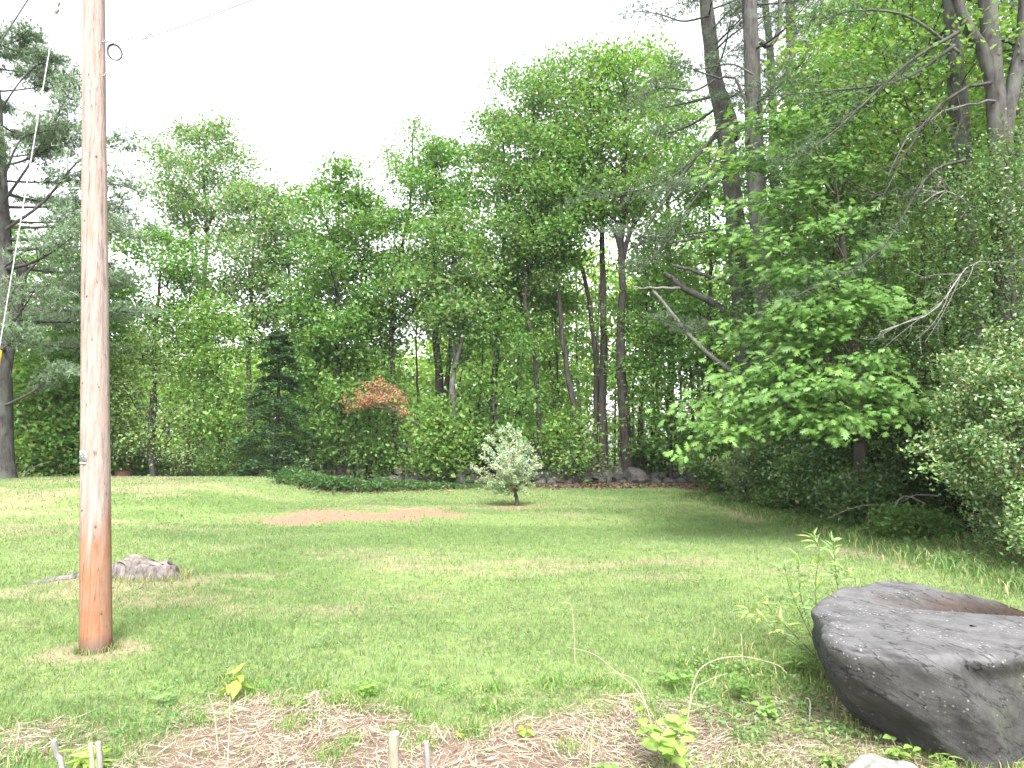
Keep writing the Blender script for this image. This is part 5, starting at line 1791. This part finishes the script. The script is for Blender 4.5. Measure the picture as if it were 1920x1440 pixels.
M['steel'] = plain('galvanised_steel', (0.42, 0.43, 0.45), 0.5, 0.6)
M['cable'] = plain('black_cable', (0.05, 0.05, 0.055), 0.6)
M['wire'] = plain('steel_wire', (0.30, 0.30, 0.31), 0.5, 0.3)
M['tin'] = plain('tin_tag', (0.33, 0.33, 0.34), 0.5, 0.2)
M['yellow'] = plain('yellow_plastic', (0.75, 0.52, 0.03), 0.45)
M['knot'] = plain('wood_knot', (0.13, 0.07, 0.045), 0.9)
PY = POLE[1]
def pole_axis(z):
    a, b = np.array([POLE[0], PY, 0.0]), at(176, 0, PY)
    return a + (b - a) * (z / b[2])

def pole_radius(z):
    return 0.116 - 0.0060 * z

def utility_pole():
    rng = np.random.RandomState(531)
    gz = float(height(POLE[0], PY))
    root = thing('utility_pole', 'tall weathered wooden utility pole with reddish stained foot on the lawn', 'utility pole', (POLE[0], PY, gz))
    zz = np.concatenate([[-0.25], np.linspace(0.0, 8.6, 90)])
    path = np.array([pole_axis(z) for z in zz])
    path[:, 2] = zz
    n = 40
    th = np.linspace(0, 2 * math.pi, n, endpoint=False)
    V = []
    for k, z in enumerate(zz):
        r = np.array([pole_radius(z) * (1 + 0.012 * mnoise.noise(Vector((math.cos(t) * 1.5, math.sin(t) * 1.5, z * 0.6)))) - 0.004 * (mnoise.noise(Vector((math.cos(t) * 9, math.sin(t) * 9, z * 0.35))) > 0.36) for t in th])
        V.append(np.stack([path[k][0] + r * np.cos(th), path[k][1] + r * np.sin(th), np.full(n, z)], 1))
    V = np.array(V)
    i = np.arange(len(zz) - 1)[:, None] * n
    j = np.arange(n)[None, :]
    k = (j + 1) % n
    a = Acc()
    a.add(V.reshape(-1, 3), np.stack([i + j, i + k, i + n + k, i + n + j], -1).reshape(-1, 4))
    top = V[-1]
    a.add(np.vstack([top, top.mean(0) + np.array([0, 0, 0.03])]), np.stack([np.arange(n), (np.arange(n) + 1) % n, np.full(n, n)], -1))
    put('shaft', a, pole_material(), root, smooth=True)
    def surf(u, v, lift=0.004):
        """point on the pole skin seen at a picture point, and its outward direction"""
        p = at(u, v, PY)
        c = pole_axis(p[2])
        r = pole_radius(p[2])
        dx = np.clip(p[0] - c[0], -r * 0.97, r * 0.97)
        o = np.array([dx / r, -math.sqrt(max(0, 1 - (dx / r) ** 2)), 0])
        return np.array([c[0], c[1], p[2]]) + o * (r + lift), o
    for u, v, s in ((192, 985, 0.018), (168, 955, 0.014), (200, 1145, 0.020), (176, 560, 0.016), (168, 720, 0.015), (190, 300, 0.016), (172, 420, 0.013), (186, 640, 0.012), (165, 1085, 0.013), (178, 150, 0.014)):
        p, o = surf(u, v, 0.001)
        side = np.array([-o[1], o[0], 0])
        a = Acc()
        t = np.linspace(0, 2 * math.pi, 10, endpoint=False)
        ring = p + side * (np.cos(t) * s * 0.7)[:, None] + np.array([0, 0, 1]) * (np.sin(t) * s)[:, None]
        a.add(np.vstack([ring - o * 0.006, ring * 0.5 + p * 0.5 + o * 0.004, p + o * 0.005]), np.vstack([np.stack([np.arange(10), (np.arange(10) + 1) % 10, 10 + np.arange(10)], -1), np.stack([(np.arange(10) + 1) % 10, 10 + (np.arange(10) + 1) % 10, 10 + np.arange(10)], -1), np.stack([10 + np.arange(10), 10 + (np.arange(10) + 1) % 10, np.full(10, 20)], -1)]))
        put('knot', a, M['knot'], root, smooth=True)
    # small metal number tag of two rows of embossed strips
    def plate(name, u0, v0, u1, v1, mat, lift=0.004, par=root):
        a = Acc()
        G = []
        for t in np.linspace(0, 1, 5):
            p, o = surf(u0 + (u1 - u0) * t, v0, lift)
            q, o2 = surf(u0 + (u1 - u0) * t, v1, lift)
            G += [p, q, p - o * 0.004, q - o * 0.004]
        G = np.array(G)
        Q = []
        for t in range(4):
            b = t * 4
            Q += [[b, b + 1, b + 5, b + 4], [b + 2, b + 6, b + 7, b + 3], [b, b + 4, b + 6, b + 2], [b + 1, b + 3, b + 7, b + 5]]
        Q += [[0, 2, 3, 1], [16, 17, 19, 18]]
        a.add(G, np.array(Q))
        return put(name, a, mat, par)
    tg = plate('number_tag', 156, 845, 178, 864, M['tin'])
    for (u0, v0, u1, v1) in ((158, 848, 163, 849.5), (158, 853, 163, 854.5), (158, 858, 163, 859.5), (166, 847, 170, 848.2), (169.5, 848, 170.7, 853), (166, 852.6, 170, 853.8), (165.5, 853.5, 166.7, 858), (166, 857.5, 170.5, 858.7), (172.5, 848, 173.7, 858), (173.5, 848, 176, 849.2), (173.5, 852.5, 176, 853.7), (173.5, 857.5, 176, 858.7)):
        plate('embossed_line', u0, v0, u1, v1, M['cable'], 0.0065, tg)
    plate('tag_strip', 157, 866, 176, 870, M['tin'])
    # eye hooks that carry the two service wires
    for u, v in ((200, 82), (199, 145)):
        p, o = surf(u, v, 0.0)
        o = np.array([0.9, -0.4, 0])
        a = Acc()
        e = p + o * 0.05
        tube(a, spline([p - o * 0.02, p + o * 0.03, e + np.array([0, 0, 0.02]), e + o * 0.02 + np.array([0, 0, 0.0]), e + np.array([0, 0, -0.015])], 12), 0.006, 6)
        put('hook', a, M['steel'], root, smooth=True)
utility_pole()

def wire(name, label, pts, r, mat, n=40):
    a = Acc()
    p = spline(pts, n)
    tube(a, p, r, 6)
    o = put(name, a, M[mat], None, smooth=True, origin=pts[0])
    return tag(o, label, 'wire')

h1 = at(207, 82, PY - 0.12)
e1 = at(365, 40, PY - 0.5)
wire('service_wire', 'thin service wire running off from the upper pole hook with the coil', [h1, (h1 + e1) / 2 + np.array([0, 0, -0.006]), e1, e1 + (e1 - h1) * 6 + np.array([0, 0, 0.5])], 0.0042, 'wire', 60)
h2 = at(206, 146, PY - 0.12)
e2 = at(292, 124, PY - 0.4)
wire('service_wire', 'faint thin wire running off from the lower pole hook', [h2, at(225, 141, PY - 0.2), e2, e2 + (e2 - h2) * 9 + np.array([0, 0, 0.6])], 0.003, 'wire', 60)
def coil():
    a = Acc()
    c = at(215, 98, PY - 0.13)
    t = np.linspace(0, 2 * math.pi * 3, 90)
    jit = 0.004 * np.sin(t * 0.37)
    p = np.stack([c[0] + (0.042 + jit) * np.cos(t + 1.2), c[1] + 0.03 * np.cos(t + 1.2) + 0.006 * (t / 6.28 - 1.5), c[2] + (0.066 + jit) * np.sin(t + 1.2)], 1)
    tube(a, p, 0.0045, 6)
    o = put('cable_coil', a, M['cable'], None, smooth=True, origin=c)
    tag(o, 'small black coil of spare cable hanging at the side of the pole', 'cable')
coil()

def guy():
    A = pole_axis(7.4)
    p0, p1 = at(108, 4, PY - 0.02), at(1, 640, PY - 0.02)
    d = norm(p1 - p0)
    top = p0 + d * ((A[2] - p0[2]) / d[2])
    foot = p0 + d * ((0.0 - p0[2]) / d[2])
    root = thing('guy_wire', 'steel guy wire with strain insulator and yellow guard slanting down beside the pole', 'guy wire', foot)
    a = Acc()
    tube(a, spline([A, top * 0.4 + A * 0.6 + d * 0.15, p0 - d * 0.02], 10), 0.0045, 6)
    tube(a, spline([p0 + d * 0.10, p1, foot], 10), 0.0052, 6)
    put('strand', a, M['steel'], root, smooth=True)
    a = Acc()
    q = p0 + d * 0.04
    R = np.array([0.006, 0.016, 0.022, 0.022, 0.014, 0.014, 0.022, 0.022, 0.016, 0.006])
    tube(a, np.array([q + d * t for t in np.linspace(-0.07, 0.07, 10)]), R, 10, cap=True)
    put('insulator', a, M['wire'], root, smooth=True)
    a = Acc()
    g0 = at(3, 657, PY - 0.02)
    g0 = p0 + d * np.dot(g0 - p0, d)
    tube(a, np.array([g0 + (foot - g0) * t for t in np.linspace(0, 1, 8)]), 0.022, 12, cap=True)
    put('guard', a, M['yellow'], root, smooth=True)
guy()

def second_guy():
    p0, p1 = at(52, 0, PY), at(0, 80, PY)
    d = norm(p1 - p0)
    t = (pole_axis(6.0)[0] - p0[0]) / d[0]
    a = p0 + d * t
    f = p0 + d * ((0.0 - p0[2]) / d[2])
    wire('guy_wire', 'thin dark cable crossing the top corner before the pine', [a, (a + f) / 2, f], 0.006, 'cable', 20)
second_guy()

# ------------------------------------------------------------------ plants and stubs in the bed
def weed(label, u, v, stems, name='weed', cat='weed', tpl=OVATE, size=0.07, cols=((0.16, 0.27, 0.06), (0.13, 0.23, 0.05), (0.20, 0.30, 0.08)), seed=1, h=0.2, fan=0.5, per=7, stem_mat='green_stem', stem_r=0.003, droop=0.25, group=None, leafup=0.3, gz=0.0):
    """stems fanning from one foot, each leaf a blade of its own"""
    rng = np.random.RandomState(seed)
    b = onz(u, v, gz)
    b[2] = float(height(b[0], b[1]))
    root = thing(name, label, cat, b, group)
    ms = leaf_meshes('leaf', tpl, cols, M['leaf'])
    for s in range(stems):
        az = s * 2.4 + rng.rand()
        f = fan * (0.4 + 0.8 * rng.rand()) if stems > 1 else fan * 0.3
        hh = h * (0.65 + 0.5 * rng.rand()) if stems > 1 else h
        e = b + np.array([math.cos(az) * f * hh, math.sin(az) * f * hh, hh])
        m = (b + e) / 2 + np.array([0, 0, hh * 0.18]) + rng.randn(3) * 0.04 * hh
        p = bez(b + np.array([0, 0, -0.02]), m, e, 9)
        a = Acc()
        tube(a, p, np.linspace(stem_r, stem_r * 0.5, 9), 5)
        put('stem', a, M[stem_mat], root, smooth=True)
        n = per
        t = 0.3 + 0.7 * (np.arange(n) + 0.6 * rng.rand(n)) / n
        t[-1] = 1.0
        C = np.array([pick(p, min(1, q)) for q in t])
        la = np.arange(n) * 2.4 + rng.rand(n) * 0.6
        D = np.stack([np.cos(la), np.sin(la), leafup - droop * rng.rand(n)], 1)
        N = norm(np.array([0, -0.15, 1.0]) + rng.randn(n, 3) * 0.25)
        leaf_objects(root, ms, C, D, N, size * (0.6 + 0.6 * rng.rand(n)), rng)
    return root

def willow():
    rng = np.random.RandomState(601)
    b = np.array([2.28, 5.35, 0.0])
    b[2] = float(height(b[0], b[1]))
    root = thing('willow_sapling', 'wispy willow sapling with narrow leaves growing behind the boulder', 'sapling', b)
    ms = leaf_meshes('leaf', LANCE, [(0.20, 0.30, 0.12), (0.25, 0.35, 0.14), (0.17, 0.27, 0.10), (0.33, 0.40, 0.13)], M['leaf'])
    D0 = b[1]
    C, D = [], []
    la = Acc()
    for q, d in [([(1548, 1240), (1532, 1150), (1529, 1090), (1536, 1035), (1524, 1004)], 0), ([(1545, 1240), (1510, 1170), (1480, 1100), (1470, 1055)], .1), ([(1550, 1240), (1580, 1150), (1605, 1090), (1570, 1060)], .15), ([(1540, 1240), (1500, 1215), (1440, 1170), (1395, 1140)], -.1),
                 ([(1552, 1240), (1570, 1130), (1566, 1060), (1562, 1012)], .2), ([(1538, 1240), (1490, 1190), (1450, 1150), (1425, 1110)], .1), ([(1545, 1240), (1520, 1180), (1500, 1110), (1498, 1050)], .25)]:
        p = spline([at(u, v, D0 + d) for u, v in q], 14)
        p[0] = b + np.array([rng.randn() * 0.02, rng.randn() * 0.02, -0.02])
        a = Acc()
        tube(a, p, np.linspace(0.0045, 0.0018, 14), 5)
        put('stem', a, M['twig'], root, smooth=True)
        for t in np.linspace(0.25, 1.0, 42):
            C.append(pick(p, t) + rng.randn(3) * 0.008)
            tan = norm(pick(p, min(1, t + 0.05)) - pick(p, t - 0.05))
            D.append(norm(tan * 0.7 + rng.randn(3) * np.array([0.8, 0.8, 0.35])))
    C, D = np.array(C), np.array(D)
    N = norm(np.array([0, -0.2, 0.9]) + rng.randn(len(C), 3) * 0.4)
    leaf_objects(root, ms, C, D, N, 0.11 * (0.6 + 0.6 * rng.rand(len(C))), rng)
willow()

weed('pale green bushy weed with broad pointed leaflets in the bed before the boulder', 1248, 1425, 6, tpl=OVATE, size=0.105, seed=611, h=0.24, fan=0.75, per=9, cols=((0.26, 0.38, 0.10), (0.22, 0.34, 0.08), (0.30, 0.42, 0.13)))
weed('yellowish seedling with drooping broad leaves on the lawn by the bed corner', 440, 1302, 3, name='seedling', cat='seedling', tpl=OVATE, size=0.12, seed=612, h=0.20, fan=0.35, per=5, droop=0.9, leafup=0.1, cols=((0.27, 0.36, 0.08), (0.22, 0.33, 0.07), (0.34, 0.38, 0.09)))
weed('round-leaved vine seedling beside the boulder', 1432, 1338, 4, tpl=ovate_template(0.46), size=0.075, seed=613, h=0.10, fan=1.1, per=4, cols=((0.17, 0.30, 0.07), (0.22, 0.35, 0.09)))
weed('dark leafy weed tuft in the shade where the bed meets the boulder', 1395, 1312, 8, tpl=OVATE, size=0.06, seed=614, h=0.14, fan=0.9, per=7, cols=((0.11, 0.21, 0.05), (0.14, 0.24, 0.06)))
weed('feathery green weed behind the round-leaved vine seedling', 1500, 1265, 7, tpl=LANCE, size=0.10, seed=615, h=0.18, fan=0.8, per=9, cols=((0.12, 0.22, 0.06), (0.15, 0.25, 0.07)))
weed('low leafy weed between the two arching canes', 1262, 1290, 6, tpl=OVATE, size=0.055, seed=616, h=0.12, fan=0.9, per=6, cols=((0.14, 0.26, 0.06), (0.17, 0.28, 0.07)))
weed('solitary two-leaved seedling in the middle of the straw', 985, 1370, 2, name='seedling', cat='seedling', tpl=OVATE, size=0.06, seed=617, h=0.07, fan=0.5, per=4, cols=((0.22, 0.34, 0.07), (0.27, 0.37, 0.08)))
weed('tiny seedling in the straw above the round-topped stake', 860, 1368, 2, name='seedling', cat='seedling', tpl=OVATE, size=0.045, seed=618, h=0.05, fan=0.6, per=4, cols=((0.22, 0.30, 0.07), (0.27, 0.33, 0.08)))
weed('bluish leafy weed at the edge of the straw next to the twin dry stalks', 305, 1318, 4, tpl=OVATE, size=0.05, seed=619, h=0.09, fan=0.7, per=5, cols=((0.16, 0.29, 0.10), (0.19, 0.31, 0.11)))
weed('bright weed clump on the lawn border above the middle of the straw', 685, 1298, 7, tpl=OVATE, size=0.055, seed=620, h=0.09, fan=1.0, per=6, cols=((0.17, 0.31, 0.06), (0.2, 0.33, 0.07)))
weed('leafy weed at the foot of the boulder overhang', 1695, 1408, 5, tpl=OVATE, size=0.06, seed=621, h=0.09, fan=0.9, per=5, cols=((0.25, 0.36, 0.10), (0.2, 0.32, 0.08)))
weed('second small leafy weed under the lowest tip of the boulder', 1770, 1425, 4, tpl=LANCE, size=0.07, seed=622, h=0.08, fan=0.9, per=6, cols=((0.22, 0.34, 0.08), (0.18, 0.3, 0.07)))
weed('thin upright weed with a single bare stem in the straw', 1105, 1420, 1, tpl=LANCE, size=0.06, seed=623, h=0.20, fan=0.3, per=5, stem_r=0.0025)
weed('leafy weed at the bottom edge of the straw before the bushy pale weed', 1140, 1436, 5, tpl=OVATE, size=0.05, seed=624, h=0.07, fan=0.9, per=5, cols=((0.15, 0.28, 0.07), (0.18, 0.3, 0.08)))
weed('yellow-green grassy weed by the white stubs', 165, 1436, 9, tpl=LANCE, size=0.10, seed=625, h=0.10, fan=0.7, per=5, cols=((0.28, 0.38, 0.08), (0.24, 0.35, 0.07)))
weed('clover-like weed on the lawn border near the seedling with drooping leaves', 560, 1318, 6, tpl=ovate_template(0.4), size=0.035, seed=626, h=0.07, fan=1.0, per=5, cols=((0.16, 0.29, 0.06), (0.19, 0.31, 0.07)))
weed('small broad weed growing out of the bare soil beside the pale rock', 1560, 1418, 5, tpl=OVATE, size=0.05, seed=627, h=0.07, fan=1.0, per=5, cols=((0.19, 0.32, 0.08), (0.23, 0.35, 0.09)))

def stick(name, label, cat, px, Y, r0, r1, mat, n=12, cap=True, topmat=None):
    pts = [at(*q[:2], q[2] if len(q) > 2 else Y) for q in px]
    if pts[0][2] < 0.15:
        pts[0][2] = float(height(pts[0][0], pts[0][1])) - 0.03
    a = Acc()
    rng = np.random.RandomState(abs(hash(label)) % 1000 if False else len(label) * 7)
    p = spline(pts, n)
    tube(a, p, np.linspace(r0, r1, n), 9 if r0 > 0.006 else 5, cap=cap, rough=0.12, rng=rng)
    if topmat:
        root = thing(name, label, cat, pts[0])
        put('stem', a, M[mat], root, smooth=True)
        t = Acc()
        e, d = p[-1], norm(p[-1] - p[-2])
        tube(t, np.array([e - d * 0.002, e + d * 0.0045]), np.array([r1 * 0.93, r1 * 0.9]), 12, cap=True)
        put('cut_face', t, M[topmat], root)
        return root
    o = put(name, a, M[mat], None, smooth=True, origin=pts[0])
    return tag(o, label, cat)

M['cut_wood'] = plain('fresh_cut_wood', (0.42, 0.36, 0.27), 0.8)
M['stub_bark'] = rough_material('stub_bark', (0.14, 0.128, 0.09), (0.26, 0.24, 0.19), (25, 25, 8), 0.5)
stick('cut_stub', 'thicker round cut sapling stub standing in the straw', 'stub', [(735, 1490), (737, 1440), (739, 1376)], 3.05, 0.0255, 0.023, 'stub_bark', topmat='cut_wood')
stick('cut_stub', 'thin pale cut stub next to the thicker round one', 'stub', [(801, 1490), (802, 1440), (799, 1392)], 3.05, 0.0135, 0.012, 'bark_dead', topmat='cut_wood')
stick('cut_stub', 'whitish straight cut stub near the bent one', 'stub', [(190, 1490), (188, 1440), (184, 1394)], 3.1, 0.0125, 0.012, 'bark_dead', topmat='cut_wood')
stick('cut_stub', 'bleached bent stub with a kink at its top', 'stub', [(128, 1480), (117, 1440), (106, 1415), (102, 1390)], 3.1, 0.013, 0.010, 'bark_dead', topmat='cut_wood')
stick('cut_stub', 'short brownish stub pressed against the whitish straight one', 'stub', [(176, 1480), (173, 1440), (170, 1395)], 3.16, 0.010, 0.009, 'cane', topmat='cut_wood')
stick('dry_stalk', 'upright dry brown stalk by the drooping seedling', 'stalk', [(428, 1410), (430, 1360), (431, 1306)], 3.75, 0.0042, 0.003, 'cane')
stick('dry_stalk', 'short slanted dry stalk beside the upright one', 'stalk', [(412, 1372), (402, 1340), (391, 1303)], 3.9, 0.004, 0.003, 'cane')
stick('arching_cane', 'long grey arching cane pointing out over the lawn', 'cane', [(1238, 1370, 3.9), (1205, 1310, 4.05), (1150, 1255, 4.2), (1110, 1225, 4.3), (1062, 1213, 4.4)], 4.1, 0.003, 0.0015, 'cane', 20)
stick('arching_cane', 'shorter cane curving beside the long grey arching one', 'cane', [(1238, 1350, 3.92), (1200, 1290, 4.08), (1165, 1264, 4.2), (1130, 1262, 4.25)], 4.1, 0.0025, 0.0014, 'cane', 16)
stick('arching_cane', 'tan cane bowed like a bridge towards the boulder', 'cane', [(1284, 1345, 4.1), (1300, 1280, 4.15), (1330, 1242, 4.2), (1390, 1231, 4.3), (1455, 1246, 4.4), (1475, 1262, 4.4)], 4.2, 0.0032, 0.002, 'cane', 24)
stick('arching_cane', 'low tan cane under the bowed one', 'cane', [(1280, 1340, 4.05), (1300, 1300, 4.1), (1330, 1275, 4.15), (1362, 1263, 4.2)], 4.1, 0.0028, 0.0015, 'cane', 16)
stick('dry_stalk', 'thin dry stalk hooked at the top on the open lawn', 'stalk', [(1078, 1212), (1076, 1180), (1072, 1140), (1064, 1130), (1052, 1130)], 5.3, 0.003, 0.002, 'cane', 18)
stick('dry_stalk', 'thin pale stalk standing on the lawn above the bowed cane', 'stalk', [(1393, 1238), (1391, 1210), (1389, 1186)], 5.1, 0.0035, 0.0025, 'cane')
stick('dry_stalk', 'bare green-grey stalk rising from the straw by the upright weed', 'stalk', [(1106, 1425), (1108, 1390), (1114, 1335)], 3.6, 0.003, 0.002, 'cane')
stick('twig', 'short curled pale twig on the bare soil by the boulder', 'twig', [(1514, 1338, 4.2), (1519, 1325, 4.2), (1517, 1312, 4.2), (1511, 1308, 4.2)], 4.2, 0.005, 0.004, 'bark_dead', 12)
stick('twig', 'curved orange-brown twig near the corner of the lawn', 'twig', [(32, 1378, 3.9), (36, 1365, 3.9), (33, 1352, 3.9)], 3.9, 0.005, 0.004, 'cane', 10)

bush('dark bush hiding the foot of the thick straight pine', 6.75, 17.4, 0.9, 0.8, 2.0, (0.06, 0.115, 0.036), leaves=7000, leaf=(0.085, 0.05), seed=441, clusters=100, spread=0.2, mat='leaf_gloss')
bush('leafy bush at the lawn corner before the kinked grey pine', 6.35, 21.0, 1.05, 0.9, 2.1, (0.08, 0.145, 0.042), leaves=7500, leaf=(0.10, 0.06), seed=442, clusters=100, spread=0.24)

def bed_weeds():
    """uncounted little leaves along the bed border and among the straw"""
    rng = np.random.RandomState(641)
    acc = Acc()
    def patch(n_c, x0, x1, y0, y1, per, h, size, col, rad):
        cx, cy = rng.uniform(x0, x1, n_c), rng.uniform(y0, y1, n_c)
        k = np.repeat(np.arange(n_c), per)
        n = len(k)
        hc = (0.5 + 0.8 * rng.rand(n_c))[k]
        x, y = cx[k] + rng.randn(n) * rad, cy[k] + rng.randn(n) * rad
        z = height(x, y) + 0.008 + h * hc * rng.rand(n)
        c = np.array(col)[None, :] * (0.7 + 0.6 * rng.rand(n_c))[k][:, None]
        leafset(acc, np.stack([x, y, z], 1), size, size * 0.55, rng, c, tilt=0.6)
    patch(60, 0.65, 2.0, 3.1, 4.6, 22, 0.06, 0.026, (0.17, 0.27, 0.085), 0.045)
    patch(60, 1.1, 1.95, 4.0, 5.3, 30, 0.10, 0.032, (0.14, 0.235, 0.075), 0.06)
    patch(120, -2.4, 1.3, 4.3, 4.95, 20, 0.04, 0.022, (0.15, 0.26, 0.075), 0.045)
    patch(110, -3.3, -1.9, 3.0, 4.6, 22, 0.04, 0.022, (0.125, 0.23, 0.075), 0.05)
    patch(45, -1.8, 0.8, 2.7, 4.2, 14, 0.03, 0.022, (0.18, 0.28, 0.08), 0.03)
    patch(420, -4.5, 4.0, 4.6, 8.5, 16, 0.022, 0.022, (0.135, 0.235, 0.075), 0.06)
    patch(150, 5.7, 6.9, 8.0, 20.0, 40, 0.20, 0.07, (0.10, 0.18, 0.055), 0.14)
    o = put('small_weeds', acc, M['leaf'])
    tag(o, 'tiny clover and seedling leaves dotted over bed border and lawn', 'weeds', kind='stuff')
bed_weeds()

SLIM = [('slim bare-stemmed sapling between hemlock and fern patch', [(592, 900), (590, 760), (596, 640)], 31, 520, 6, 200), ('pencil-thin sapling beside the straight dark trunk behind the ferns', [(664, 898), (668, 780), (672, 660)], 31.5, 560, 5, 201),
        ('thin crooked sapling in the gap under the dead orange leaves', [(720, 898), (728, 800), (722, 700)], 32.5, 560, 6, 202), ('slender dark sapling between the ash and the double-stemmed maple', [(778, 900), (784, 760), (780, 620)], 32, 470, 7, 203),
        ('thin dark sapling close behind the sinuous forked trunk', [(892, 898), (896, 780), (906, 640)], 31, 500, 7, 204), ('straight thin sapling behind the silvery shrub', [(972, 894), (968, 760), (976, 600)], 31.5, 440, 7, 205),
        ('slim sapling between the wall-end maple and the leaning grey maple', [(1046, 890), (1050, 760), (1040, 600)], 33, 430, 6, 206), ('slender sapling just past the twin stem behind the wall', [(1226, 892), (1222, 760), (1232, 600)], 32, 440, 7, 207),
        ('thin dark sapling between the bright-crowned maple and the pines', [(1296, 893), (1298, 760), (1290, 620)], 31, 480, 7, 208), ('slim grey sapling behind the yellow-green cherry', [(352, 898), (356, 780), (350, 650)], 31, 500, 7, 209)]
for lb, tr, dd, vt, w, sd in SLIM:
    broadleaf(lb, tr, dd, vt, vt + 150, 45, w, OLIVE, leaves=1300, nl=8, nsub=4, seed=sd, name='slim_sapling', bark='bark_dark')

# ------------------------------------------------------------------ thin haze added to imitate veiling lens glare
hz = Acc()
hx0, hx1, hy0, hy1, hz0, hz1 = -260, 260, -100, 340, -1.6, 27
hz.add(np.array([[x, y, z] for z in (hz0, hz1) for y in (hy0, hy1) for x in (hx0, hx1)], float), np.array([[0, 2, 3, 1], [4, 5, 7, 6], [0, 1, 5, 4], [2, 6, 7, 3], [0, 4, 6, 2], [1, 3, 7, 5]]))
hm, hnt, hout = newmat('glare_haze')
hv = hnt.nodes.new('ShaderNodeVolumePrincipled')
hv.inputs['Color'].default_value = (0.93, 0.96, 1.0, 1)
hv.inputs['Density'].default_value = 0.0003
hnt.links.new(hv.outputs[0], hout.inputs['Volume'])
haze = put('haze', hz, hm)
tag(haze, 'thin bright haze added to imitate veiling lens glare', 'haze', kind='stuff')
